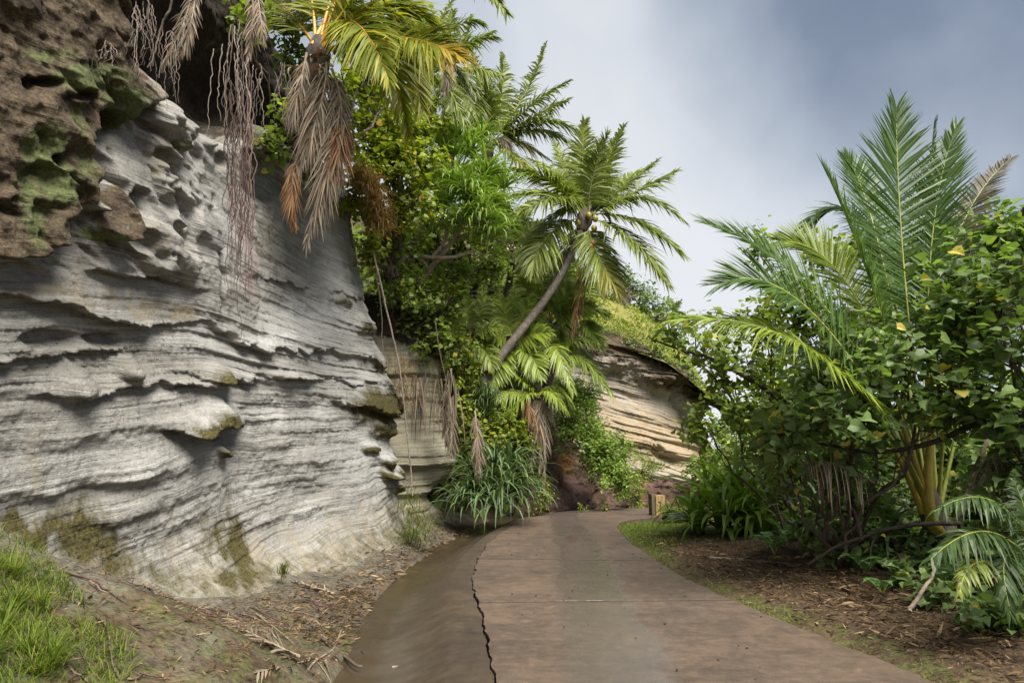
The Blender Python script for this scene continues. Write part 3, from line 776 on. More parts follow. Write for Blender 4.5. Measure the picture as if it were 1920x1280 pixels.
def bed(tt, period, k, sharp=0.82):
    """beds whose lip stands out at the bottom and is cut back sharply below"""
    ph = tt / period + 0.8 * fbm(tt * 0.7 / period, 0 * tt + k * 1.7, 50 + k, 2)
    f = ph - np.floor(ph)                  # 0 at the lip, rising upwards
    prof = np.where(f < sharp, 1 - f / sharp, (f - sharp) / (1 - sharp))
    cell = np.floor(ph)
    return prof, cell
def cellnoise(cell, s, k):
    return vnoise(cell * 7.31 + 3.3, s, k)
mid = sstep(4.4, 3.4, t) * sstep(-0.2, 0.5, Zg)
bandm = np.exp(-((py - 680) / 75) ** 2)
disp = np.zeros_like(t)
for period, amp, k, sc in ((0.62, 0.042, 1, 0.45), (0.27, 0.038, 2, 0.6), (0.125, 0.032, 3, 0.8), (0.06, 0.018, 4, 1.2)):
    pr, ce = bed(t, period, k)
    am = cellnoise(ce, Sg * sc + 11 * k, 20 + k)
    am = sstep(0.30, 0.95, am)
    disp += amp * am * (pr - 0.4) * (0.25 + 0.30 * mid + 0.75 * bandm)
disp += 0.34 * fbm(Sg * 0.40, t * 0.75, 61, 3) + 0.10 * fbm(Sg * 0.8, t * 3.2, 62, 3) + 0.10 * fbm(Sg * 1.5, Zg * 1.6, 64, 4) * (0.6 + 0.8 * (1 - mid))
disp += 0.036 * fbm(Sg * 6, Zg * 7, 67, 4) + 0.022 * fbm(Sg * 22, Zg * 26, 2, 3)

def ledge(line, amp, up=70, cut=40, edge=2.0, lo=None, hi=None):
    global disp
    xs = np.array([q[0] for q in line], float); ys = np.array([q[1] for q in line], float)
    yl = np.interp(px, xs, ys) + 12 * fbm(Sg * 5, 0 * Sg + amp * 31, 12, 5) + 7 * fbm(Sg * 26, 0 * Sg + amp * 17, 13, 3)
    f = py - yl                              # positive below the line
    win = sstep(xs[0] - 25, xs[0] + 25, px) * sstep(xs[-1] + 25, xs[-1] - 25, px)
    a = np.where(f < 0, np.exp(f / up), 1 - sstep(0, edge * 2.5, f)) * (0.7 + 0.9 * vnoise(Sg * 3, 0 * Sg + amp * 13, 14))
    b = np.where(f > 0, sstep(0, edge * 2, f) * np.exp(-f / cut), 0)
    brk = 0.35 + 0.8 * sstep(0.0, 1.0, vnoise(Sg * 0.9 + amp * 71, 0 * Sg + amp * 5, 16))
    disp = disp + win * amp * brk * (a - 0.75 * b)
ledge([(-60, 540), (0, 548), (140, 578), (260, 606), (400, 603), (470, 640), (600, 652), (760, 688)], 0.10, 34, 40)
ledge([(60, 742), (150, 742), (240, 722), (330, 712), (400, 722), (470, 694), (560, 706), (760, 716)], 0.085, 20, 26)
ledge([(-40, 680), (120, 662), (230, 655)], 0.06, 22, 24)
ledge([(-60, 850), (150, 806), (330, 772), (480, 745), (760, 742)], 0.035, 60, 60, 9)
ledge([(-60, 940), (250, 885), (420, 852), (560, 803), (760, 792)], 0.045, 80, 70, 12)
ledge([(180, 975), (400, 905), (560, 862), (760, 850)], 0.045, 70, 70, 12)
ledge([(330, 985), (440, 925), (600, 905), (770, 880)], 0.04, 60, 60, 12)
ledge([(440, 985), (560, 960), (770, 915)], 0.035, 60, 50, 12)
ledge([(300, 800), (345, 800), (425, 790), (440, 785)], 0.30, 28, 40)
ledge([(330, 690), (400, 712), (470, 706)], 0.10, 22, 20)
ledge([(640, 752), (700, 762), (750, 748)], 0.24, 30, 30)
ledge([(460, 512), (560, 528), (700, 560)], 0.05, 50, 30)
ledge([(170, 505), (300, 520), (365, 535)], 0.20, 60, 36)

def blob(cx, cy, rx, ry, p=1.0):
    return np.exp(-(((px - cx) / rx) ** 2 + ((py - cy) / ry) ** 2) ** p)
brown = np.zeros_like(t); moss = np.zeros_like(t); ochre = np.zeros_like(t)
owx = 110 * fbm(Sg * 1.6, Zg * 1.6, 46, 5, .6); owy = 130 * fbm(Sg * 2.4 + 5, Zg * .9, 48, 5, .6)
patina = np.zeros_like(t); olive = np.zeros_like(t); white = np.zeros_like(t); red = np.zeros_like(t)
# upper mass: dark crust hanging over a hollowed face
M1 = [(-400, 500), (0, 490), (40, 482), (95, 455), (112, 400), (150, 382), (160, 300), (150, 256), (186, 252), (176, 206), (215, 206), (240, 250),
      (250, 196), (280, 190), (276, 226), (330, 278), (342, 250), (300, 180), (268, 110), (240, 60), (225, -60), (-400, -200)]
wj = 7 * fbm(Sg * 7, Zg * 7, 33, 4)
s1 = sdf_poly(px + wj, py + wj, M1)
disp += 0.30 * sstep(-6, 26, s1) - 0.10 * sstep(-60, -2, s1) * sstep(4, -2, s1)
brown = np.maximum(brown, sstep(-14, 40, s1) * sstep(360, 190, px + 0.25 * py) * 0.95)
ochre = np.maximum(ochre, sstep(-2, 40, s1) * 0.6)
for poly, a in (([(128, 375), (188, 335), (216, 390), (212, 440), (170, 447), (140, 420)], 0.30),
                ([(270, 232), (338, 282), (322, 328), (292, 312), (282, 270)], 0.14),
                ([(195, 470), (235, 392), (300, 418), (362, 480), (350, 522), (260, 505)], 0.13),
                ([(285, 330), (330, 330), (320, 365), (295, 372)], 0.16), ([(235, 340), (262, 350), (262, 372), (245, 372)], 0.14),
                ([(470, 200), (530, 300), (520, 320), (440, 260)], 0.35), ([(385, 255), (425, 240), (432, 280), (395, 275)], 0.16)):
    s_ = sdf_poly(px + wj, py + wj, poly)
    disp += a * sstep(-3, 14, s_)
    lowrim = sstep(-2, 10, s_)
    (brown if a > 0.28 else ochre)[...] = np.maximum((brown if a > 0.28 else ochre), lowrim * (0.7 if a > .28 else .3))
for (cx, cy, rx, ry, a) in ((205, 232, 24, 24, .5), (160, 252, 14, 14, .42), (262, 206, 18, 15, .35), (72, 285, 13, 11, .35), (45, 142, 26, 9, .3), (8, 148, 14, 12, .4),
                            (350, 430, 14, 40, .26), (240, 405, 16, 12, .2), (250, 362, 10, 10, .18), (112, 172, 30, 8, .2), (310, 345, 10, 12, .15),
                            (500, 348, 34, 26, .3), (420, 300, 8, 14, .2), (205, 640, 30, 14, .22), (95, 640, 60, 16, .22), (560, 420, 20, 30, .12)):
    disp -= a * 0.75 * sstep(0.25, 0.75, blob(cx, cy, rx * 1.25, ry * 1.25))
# hollows weathered into the upper face like a honeycomb
def worley(x, y, k):
    xi = np.floor(x).astype(int); yi = np.floor(y).astype(int)
    best = np.full(x.shape, 9.0); idv = np.zeros(x.shape)
    for a_ in (-1, 0, 1):
        for b_ in (-1, 0, 1):
            cx = xi + a_; cy_ = yi + b_
            jx = _tab[k][cx % 256, cy_ % 256]; jy = _tab[k + 1][cx % 256, cy_ % 256]
            d_ = np.hypot(cx + .15 + .7 * jx - x, cy_ + .15 + .7 * jy - y)
            m_ = d_ < best; best = np.where(m_, d_, best); idv = np.where(m_, _tab[k + 2][cx % 256, cy_ % 256], idv)
    return best, idv
wx_ = Sg * 1.9 + 0.9 * Zg + 1.1 * fbm(Sg * 2, Zg * 2, 36, 3); wy_ = Zg * 2.3 - 0.3 * Sg + 1.1 * fbm(Sg * 2 + 7, Zg * 2, 39, 3)
wd, wid_ = worley(wx_, wy_, 44)
upm = sstep(560, 470, py + 0.10 * px) * sstep(420, 340, px) * sstep(60, 180, px + 0.55 * py)
crust = sstep(-4, 18, s1)
pock = sstep(0.50, 0.12, wd) * sstep(0.25, 0.6, wid_) * (1 - .75 * crust)
disp -= 0.17 * pock * upm
disp += 0.06 * upm * sstep(.2, .5, wd)
wd2, wid2 = worley(wx_ * 2.6, wy_ * 2.6, 52)
disp -= 0.07 * sstep(0.45, 0.1, wd2) * sstep(0.45, 0.7, wid2) * np.maximum(upm, 0.5 * sstep(500, 300, py + .3 * px) )
crust = sstep(-4, 18, s1)
disp += crust * (0.14 * fbm(Sg * 1.8 + Zg * 1.2, Zg * 2.6 - Sg * 1.4, 72, 5) + 0.07 * fbm(Sg * 9, Zg * 9, 55, 3))
# knobs with mossy undersides
for (cx, cy, r, a) in ((345, 790, 20, .10), (400, 782, 24, .10), (690, 742, 34, .16), (730, 715, 20, .12), (712, 788, 22, .14), (684, 838, 9, .10), (714, 858, 11, .13),
                       (736, 878, 10, .13), (744, 838, 11, .12), (722, 884, 9, .12), (742, 908, 10, .12), (748, 862, 9, .10), (712, 880, 9, .1), (410, 842, 9, .12),
                       (700, 670, 24, .08), (730, 660, 16, .09), (640, 560, 12, .06), (680, 610, 14, .08), (130, 720, 26, .12), (235, 690, 16, .14), (400, 700, 14, .12)):
    k_ = blob(cx, cy, r, r * 0.8, 1.6)
    disp += a * 1.5 * blob(cx, cy, r * 1.3, r * 1.1, 1.6)
    olive = np.maximum(olive, blob(cx + 1, cy + r * 0.4, r * 1.3, r * 0.9) * (1.6 if cx > 300 else 0.3) * (1.0 if a > 0.09 else 0.5))
# joint plane: the panel right of the crack stands back a little
disp -= 0.10 * sstep(470, 476, px) * sstep(700, 560, px) * sstep(360, 380, py) * sstep(640, 560, py)
disp -= 0.14 * np.exp(-((px - 404 - (py - 380) * 0.02) / 3.5) ** 2) * sstep(360, 380, py) * sstep(600, 570, py)
# above the rock the soil is hollowed out under hanging roots, then overhangs again
hst = 1.35 * sstep(8.6, 11.2, By)
hol = sstep(5.75, 6.25, Zg - hst + 0.5 * fbm(Sg * 0.9, 0 * Sg, 71, 3)) * sstep(6.5, 7.5, By)
disp -= hol * (1.15 * sstep(8.4, 6.6, Zg) + 0.1)
soil = hol * 1.0
soil = np.maximum(soil, sstep(8.0, 8.4, Zg))
disp += 0.20 * fbm(Sg * 2.5, Zg * 2.5, 75, 4) * hol

for (cx, cy, rx, ry, a) in ((130, 140, 60, 26, .8), (30, 265, 40, 45, 1), (85, 130, 40, 22, .8), (60, 330, 40, 60, .7), (232, 215, 24, 34, .9), (165, 437, 30, 14, .8),
                            (322, 262, 16, 20, .5), (20, 400, 30, 60, .6), (190, 180, 40, 30, .7), (110, 215, 36, 40, .5), (150, 340, 12, 30, .5), (50, 90, 60, 20, .5), (10, 330, 40, 120, .55), (120, 300, 30, 80, .45), (200, 60, 50, 40, .3)):
    moss = np.maximum(moss, 1.35 * a * blob(cx, cy, rx * 1.15, ry * 1.15))
for (cx, cy, rx, ry, a) in ((300, 60, 60, 90, .7), (280, 150, 30, 60, .7), (280, 575, 40, 22, 1), (350, 585, 34, 18, 1), (60, 545, 110, 16, .8), (130, 560, 60, 22, .6), (215, 545, 60, 30, .5),
                            (300, 300, 40, 50, .55), (90, 520, 120, 40, .35), (60, 880, 14, 70, .5), (300, 450, 60, 50, .5), (500, 430, 14, 70, .45), (640, 400, 20, 40, .4),
                            (590, 360, 40, 50, .3), (330, 520, 80, 20, .35)):
    ochre = np.maximum(ochre, a * blob(cx, cy, rx, ry))
for (cx, cy, rx, ry, a) in ((160, 1010, 80, 60, 1.5), (60, 985, 80, 30, 1.3), (432, 975, 26, 36, .9), (455, 1040, 34, 56, 1.1), (425, 1075, 40, 40, .8), (475, 1095, 34, 26, .7), (395, 1020, 22, 44, .7), (420, 1000, 26, 40, .8), (425, 950, 50, 34, .6), (230, 1060, 60, 70, .75), (300, 1120, 110, 60, .6),
                            (370, 1100, 60, 50, .6), (640, 1060, 90, 40, .45), (560, 1060, 60, 30, .4), (330, 1010, 60, 60, .35), (740, 960, 18, 50, .5), (510, 460, 12, 60, .35),
                            (620, 390, 24, 40, .6), (655, 330, 20, 30, .6), (500, 290, 50, 30, .7)):
    olive = np.maximum(olive, min(a, 1.15) * np.exp(-((px + owx - cx) / rx) ** 2 - ((py + owy - cy) / ry) ** 2))
for (cx, cy, rx, ry, a) in ((600, 600, 90, 40, .9), (520, 625, 90, 18, .9), (690, 840, 60, 60, .8), (560, 770, 160, 30, .5), (440, 900, 120, 40, .45), (430, 480, 30, 60, .8), (640, 480, 30, 90, .5),
                            (400, 640, 100, 20, .4), (590, 985, 50, 34, .6), (660, 700, 70, 40, .6), (300, 860, 200, 30, .3), (360, 330, 30, 60, .6), (410, 400, 24, 40, .5)):
    white = np.maximum(white, a * blob(cx, cy, rx, ry))
for (cx, cy, rx, ry, a) in ((540, 480, 60, 100, .9), (150, 680, 230, 60, .75), (120, 960, 220, 60, .5), (60, 790, 140, 60, .6), (450, 560, 60, 40, .5), (700, 540, 36, 130, .6), (330, 690, 140, 30, .6),
                            (200, 450, 120, 60, .7), (260, 330, 80, 90, .5), (470, 330, 60, 60, .7), (600, 700, 120, 14, .4), (420, 830, 200, 16, .45), (500, 900, 220, 14, .45), (480, 1000, 160, 30, .4), (560, 360, 60, 40, .7)):
    patina = np.maximum(patina, a * blob(cx, cy, rx, ry))
red = np.maximum(red, np.exp(-((px - 455) / 22) ** 2) * sstep(300, 380, py) * sstep(590, 520, py) + 0.6 * np.exp(-((px - 420) / 6) ** 2) * sstep(430, 470, py) * sstep(560, 540, py))
soilfoot = sstep(0.30, -0.05, Zg - 0.25 * fbm(Sg * 1.5, 0 * Sg, 77, 3)) * 0.6
olive = np.maximum(olive, soilfoot * 0.9)
foot_ = sstep(1.25, 0.15, Zg - 0.5 * fbm(Sg * .8, Zg * .8, 78, 4))
ochre = np.maximum(ochre, foot_ * 0.62)
olive = np.maximum(olive, sstep(.62, .05, Zg - 0.45 * fbm(Sg * 1.1, Zg * .6, 79, 4)) * .55)
white *= (1 - .7 * foot_)
white *= sstep(0.5, 0.1, brown)
drop = np.clip(disp, -0.25, 0.45) * 0.30                                    # lips hang down a little: true overhangs
Pc = np.stack([Bx + nx * (D + disp), By + ny * (D + disp), Zg - drop], -1)
mb = MB(); mb.add(Pc, grid_faces(NS, NZ)[:, ::-1])
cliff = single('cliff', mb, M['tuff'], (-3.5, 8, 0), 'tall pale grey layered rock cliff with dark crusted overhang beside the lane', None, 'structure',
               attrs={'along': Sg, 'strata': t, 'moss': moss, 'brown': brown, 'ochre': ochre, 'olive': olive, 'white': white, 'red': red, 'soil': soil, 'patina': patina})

def rock_wall(name, plan, z0, z1, ns, nz, mat, label, dip, lean, amps, tint, seed, origin):
    """a smaller layered face on a plan curve; tint(P, px, py) gives colour masks"""
    c = spline([(*q, 0) for q in plan], 400)
    arc = np.concatenate([[0], np.cumsum(np.linalg.norm(np.diff(c[:, :2], axis=0), axis=1))])
    s = np.linspace(0, arc[-1], ns)
    b = np.stack([np.interp(s, arc, c[:, i]) for i in range(2)], 1)
    tg = norm(np.gradient(b, axis=0)); nb = np.stack([tg[:, 1], -tg[:, 0]], 1)
    for _ in range(40): nb[1:-1] = norm(nb[:-2] + 2 * nb[1:-1] + nb[2:])
    zt = z1(s) if callable(z1) else np.full(ns, z1)
    uz = np.linspace(0, 1, nz)
    s2 = np.repeat(s[:, None], nz, 1); z2 = z0 + uz[None] * (zt[:, None] - z0)
    tt = z2 - dip * s2 + 0.35 * fbm(s2 * 0.3, z2 * 0.3, seed, 3)
    d = -lean * np.maximum(z2, 0)
    for per, am, k in amps:
        pr, ce = bed(tt, per, k)
        d = d + am * sstep(0.25, 0.9, cellnoise(ce, s2 * 0.8 / max(per, .3) * 0.4 + k, seed + k)) * (pr - 0.4)
    d = d + 0.5 * amps[0][1] * 3 * fbm(s2 * 0.5, z2 * 0.5, seed + 5, 4) + 0.06 * fbm(s2 * 3, z2 * 3, seed + 9, 4)
    P = np.stack([b[:, 0][:, None] + nb[:, 0][:, None] * d, b[:, 1][:, None] + nb[:, 1][:, None] * d, z2], -1)
    at = {k: np.zeros_like(z2) for k in ('moss', 'brown', 'ochre', 'olive', 'white', 'red', 'soil', 'patina')}
    qx, qy = proj(P)
    ex = tint(P, qx + 30 * fbm(s2 * 1.5, z2 * 1.5, seed + 2, 4), qy + 30 * fbm(s2 * 1.5 + 9, z2 * 1.5, seed + 3, 4), at)
    if ex is not None:
        P[..., 0] += nb[:, 0][:, None] * ex; P[..., 1] += nb[:, 1][:, None] * ex
    at['along'] = s2; at['strata'] = tt
    mb = MB(); mb.add(P, grid_faces(ns, nz)[:, ::-1])
    return single(name, mb, mat, origin, label, None, 'structure', attrs=at)

def tint_b(P, qx, qy, at):
    at['olive'] += 0.5 * np.exp(-((qy - 720) / 70) ** 2) + 0.6 * np.exp(-((qx - 850) / 14) ** 2) * 0.5 + 0.8 * sstep(0.4, 0.0, P[..., 2])
    at['soil'] += sstep(3.6, 4.2, P[..., 2] + 0.35 * (P[..., 0] + 2.0))
    at['ochre'] += 0.3
    return -0.5 * np.exp(-((P[..., 2] - 0.6) / 0.35) ** 2) * sstep(15.6, 16.4, P[..., 1]) + 0.25 * np.exp(-((P[..., 2] - 1.5) / 0.4) ** 2)
rock_wall('rock_buttress', [(-4.6, 14.6), (-3.2, 14.9), (-2.35, 15.3), (-1.7, 16.0), (-1.45, 16.6), (-1.75, 17.4), (-2.6, 18.2)], -0.4, 5.2, 260, 260, M['tuff_olive'],
          'rounded olive grey rock buttress behind the pale cliff end', 0.05, 0.07, ((0.7, 0.14, 1), (0.3, 0.05, 2), (0.12, 0.02, 3)), tint_b, 11, (-1.9, 16, 0))

# hillside that carries the palms, rising behind the buttress
hx = np.linspace(-16, 1.9, 190); hy = np.linspace(14.2, 40, 200)
X, Yh = np.meshgrid(hx, hy, indexing='ij')
foot = np.array([(-16, 13.2), (-5, 14.6), (-2.6, 16.3), (-1.5, 17.6), (-0.2, 19.2), (0.8, 20.6), (1.4, 22.0), (2.0, 24), (2.4, 40)])
fd = Yh - np.interp(X, foot[:, 0], foot[:, 1])
zt = 1.9 * np.clip(fd, 0, 2.4) + 0.75 * np.clip(fd - 2.4, 0, 9) - 0.3
zt = zt + 1.2 * fbm(X * 0.35, Yh * 0.35, 81, 4) * sstep(0, 2, fd)
zt = np.where(fd < 0, -0.4, zt)
mb = MB(); mb.add(np.stack([X, Yh, zt], -1), grid_faces(len(hx), len(hy)))
hxs, hys, hzs = hx.copy(), hy.copy(), zt.copy()
single('hillside', mb, M['hillsoil'], (-5, 20, 0), 'overgrown dark soil slope behind the cliff', None, 'structure', attrs={'moss': sstep(1, 4, zt) * 0.4})

# red earth bank at the bend
def tint_r(P, qx, qy, at):
    at['moss'] += 0.9 * np.exp(-((qx - 1062) / 30) ** 2 - ((qy - 872) / 30) ** 2) + 0.7 * np.exp(-((qx - 1198) / 14) ** 2 - ((qy - 930) / 50) ** 2)
    return 0.7 * fbm(P[..., 0] * 1.0, P[..., 2] * 0.9, 87, 4) + 0.35 * fbm(P[..., 0] * 3.5, P[..., 2] * 3.5, 91, 5)
rock_wall('earth_bank', [(-0.9, 18.9), (0.2, 19.9), (1.2, 20.7), (2.4, 21.6), (4.2, 22.6), (7, 23.5), (12, 24)], -0.3, lambda s: np.interp(s, [0, 1.5, 3, 4.5, 7, 14], [3.2, 3.4, 3.0, 1.7, .75, .5]), 300, 160, M['redearth'],
          'bare red brown earth bank at the bend of the lane', 0.0, 0.42, ((0.8, 0.03, 1), (0.25, 0.01, 2)), tint_r, 84, (1.5, 21, 0))

# far cliff and the hill above it
def tint_f(P, qx, qy, at):
    top = np.interp(qx, [1040, 1110, 1180, 1250, 1310, 1400], [640, 668, 692, 724, 760, 810])
    at['brown'] += sstep(25, -20, qy - top) * 0.75
    at['brown'] += 0.9 * (np.exp(-((qx - 1225) / 26) ** 2 - ((qy - 715) / 16) ** 2) + np.exp(-((qx - 1275) / 18) ** 2 - ((qy - 735) / 10) ** 2))
    at['ochre'] += 0.7 * np.exp(-((qy - (820 + 0.2 * (qx - 1200))) / 60) ** 2) + 0.3
    at['olive'] += 0.9 * np.exp(-((qx - 1190) / 50) ** 2 - ((qy - (845 + 0.5 * (qx - 1190))) / 16) ** 2) + 0.5 * sstep(890, 940, qy)
    at['white'] += 0.8 * np.exp(-((qx - 1290) / 40) ** 2 - ((qy - 745) / 30) ** 2)
    ex = 1.1 * sstep(30, -10, qy - top) - 0.7 * np.exp(-((qx - 1250) / 40) ** 2 - ((qy - (855 + 0.5 * (qx - 1250))) / 9) ** 2)
    ex = ex + 0.8 * np.exp(-((qx - 1225) / 26) ** 2 - ((qy - 712) / 16) ** 2) + 0.5 * np.exp(-((qx - 1275) / 18) ** 2 - ((qy - 735) / 10) ** 2)
    return ex
rock_wall('far_cliff', [(0.5, 33), (3, 33), (5.5, 33.2), (7.6, 33.8), (9.6, 35.2), (11.5, 38), (13, 43)], -0.5,
          lambda s: np.interp(s, [0, 3, 6, 8, 10, 13, 20], [8.6, 8.2, 7.6, 7.0, 6.2, 5.6, 5.0]), 420, 300, M['tuff_far'],
          'buff and grey banded cliff face in the distance beyond the bend', -0.18, 0.38, ((1.0, 0.34, 1), (0.42, 0.16, 2), (0.18, 0.07, 3)), tint_f, 100, (6, 34, 0))
hx = np.linspace(-30, 17, 130); hy = np.linspace(34.5, 90, 130)
X, Yh = np.meshgrid(hx, hy, indexing='ij')
lipz = np.interp(X, [-30, 0, 3, 6, 8, 10, 12, 17], [12, 8.6, 8.0, 7.4, 6.8, 5.8, 5.2, 4.0])
peak = np.interp(X, [-30, 0, 3, 6.5, 9, 11.3, 14, 17], [17, 14.2, 13.0, 11.8, 10.9, 9.7, 8.0, 6.0])
frontY = np.interp(X, [-30, 3, 6, 8, 9.6, 11.5, 13, 17], [35, 35.6, 35.9, 36.6, 38.0, 40.6, 45, 52])
u = np.clip((Yh - frontY) / 9.0, -0.5, 1)
zt = np.where(u < 0, lipz + u * 3, lipz + (peak - lipz) * np.sin(u.clip(0, 1) * math.pi / 2)) + 0.7 * fbm(X * 0.4, Yh * 0.4, 110, 4)
kx, ky, kz = hx.copy(), hy.copy(), zt.copy()
mb = MB(); mb.add(np.stack([X, Yh, zt], -1), grid_faces(len(hx), len(hy)))
single('hill', mb, M['hillgrass'], (3, 45, 8), 'grassy yellow green hilltop above the far banded cliff', None, 'structure', attrs={'moss': 0.5 * sstep(4, 0, X)})
# ------------------------------------------------------------------ plant builders
def bezier3(P0, Mid, P2, n):
    C = 2 * Mid - 0.5 * (P0 + P2)
    t = np.linspace(0, 1, n)[:, None]
    return (1 - t) ** 2 * P0 + 2 * t * (1 - t) * C + t ** 2 * P2

def frond(parent, P0, Mid, P2, face, leaf=0.7, pairs=60, bare=0.2, droop=0.25, width=0.022, mat='palm', rib='rib_green', rib_r=0.025,
          name='frond', ang=(70, 22), vlift=0.25, jitter=0.15, dry=None, gap=0.0, label=None, tipfrac=0.35):
    """one feather leaf: a midrib curve from P0 over Mid to P2, leaflets on both sides; face is the side it shows"""
    c = bezier3(np.asarray(P0, float), np.asarray(Mid, float), np.asarray(P2, float), 40)
    T = norm(np.gradient(c, axis=0))
    mb = MB()
    for sd in (-1, 1):
        u = bare + (1 - bare) * ((np.arange(pairs) + rng.random(pairs) * 0.6) / pairs)
        u = u.clip(0, 0.998)
        if gap > 0: u = u[rng.random(len(u)) > gap]
        n = len(u)
        i = u * 39
        P = np.stack([np.interp(i, np.arange(40), c[:, k]) for k in range(3)], 1)
        Tt = norm(np.stack([np.interp(i, np.arange(40), T[:, k]) for k in range(3)], 1))
        f = np.broadcast_to(np.asarray(face, float), (n, 3))
        Nn = norm(f - Tt * (f * Tt).sum(1, keepdims=True))
        S = np.cross(Tt, Nn) * sd
        v = (u - bare) / (1 - bare)
        a = np.radians(ang[0] + (ang[1] - ang[0]) * v ** 1.3) + rng.normal(0, jitter * 0.7, n)
        lf = leaf * (0.55 + 0.45 * np.sin(np.clip(v * 2.2 + 0.25, 0, math.pi / 2))) * (1 - (1 - tipfrac) * sstep(0.45, 1.0, v)) * rng.uniform(0.85, 1.1, n)
        d = norm(Tt * np.cos(a)[:, None] + S * np.sin(a)[:, None] + Nn * (vlift + rng.normal(0, jitter, n))[:, None])
        uu = np.array([0, 0.3, 0.62, 1.0])
        dr = (droop * rng.uniform(0.6, 1.5, n))[:, None]
        pts = P[:, None] + d[:, None] * (lf[:, None] * uu)[..., None]
        pts[..., 2] -= lf[:, None] * dr * uu ** 2.0
        pts[..., 0] += lf[:, None] * rng.normal(0, 0.03, n)[:, None] * uu ** 2
        wv = norm(np.cross(d, Nn))
        roll = rng.normal(0, 0.35, n)[:, None]
        wv = wv * np.cos(roll) + Nn * np.sin(roll)
        prof = np.array([0.55, 1.0, 0.75, 0.05]) * width
        V = np.stack([pts - wv[:, None] * prof[None, :, None], pts + wv[:, None] * prof[None, :, None]], 2)
        b = np.array([0, 2, 4])
        Fl = np.stack([b, b + 1, b + 3, b + 2], 1)
        F = (Fl[None] + (np.arange(n) * 8)[:, None, None]).reshape(-1, 4)
        r = rng.random(n) * 0.9
        if dry: r = np.where(v > dry[0], np.maximum(r, dry[1]), r)
        mb.add(V, F, np.repeat(r, 8), np.tile(np.repeat(uu, 2), n))
    fr = part(name, mb, M[mat], parent, smooth=False)
    if label: fr['label'] = label
    mr = MB()
    tube(mr, c, np.interp(np.linspace(0, 1, 40), [0, 0.08, 0.4, 1], [rib_r * 1.5, rib_r, rib_r * 0.55, rib_r * 0.12]), 5, rng.random())
    o = link('midrib', mr.mesh('midrib', M[rib], wloc(parent)), fr)
    return fr

def palm_trunk(parent, pts, r0, r1, n=160, rings=46, mat='trunk'):
    c = spline(pts, n)
    u = np.linspace(0, 1, n)
    saw = (u * rings) % 1.0
    rad = (r0 + (r1 - r0) * u + r0 * 0.5 * np.exp(-u / 0.05)) * (1 + 0.07 * (saw - 0.5))
    mb = MB(); tube(mb, c, rad, 14, 0.5)
    return part('trunk', mb, M[mat], parent)

def ball(mb, c, r, stretch=(1, 1, 1), seg=10, rings=7, rnd=0.5, lump=0.0, seed=0):
    th = np.linspace(0, math.pi, rings); ph = np.arange(seg) * 2 * math.pi / seg
    T_, P_ = np.meshgrid(th, ph, indexing='ij')
    v = np.stack([np.sin(T_) * np.cos(P_), np.sin(T_) * np.sin(P_), np.cos(T_)], -1)
    rr = 1.0
    if lump:
        rr = 1 + lump * (fbm(v[..., 0] * 1.7 + seed, v[..., 1] * 1.7 + v[..., 2] * 2.3, seed, 3) * 2)
        rr[0] = rr[0].mean(); rr[-1] = rr[-1].mean()
        rr = rr[..., None]
    v = v * rr * np.asarray(stretch) * r + np.asarray(c)
    i, j = np.meshgrid(np.arange(rings - 1), np.arange(seg), indexing='ij')
    F = np.stack([i * seg + j, (i + 1) * seg + j, (i + 1) * seg + (j + 1) % seg, i * seg + (j + 1) % seg], -1).reshape(-1, 4)
    mb.add(v, F, rnd)

def fib(n):
    i = np.arange(n) + 0.5
    ph = np.arccos(1 - 2 * i / n); th = math.pi * (1 + 5 ** 0.5) * i
    return np.stack([np.cos(th) * np.sin(ph), np.sin(th) * np.sin(ph), np.cos(ph)], 1)

def px_lobe(px, py, d, rx, ry, rdepth=None):
    c = W(px, py, d)
    k = d / FPX
    return c, A(rx * k, (rdepth if rdepth else (rx + ry) / 2 * k), ry * k)

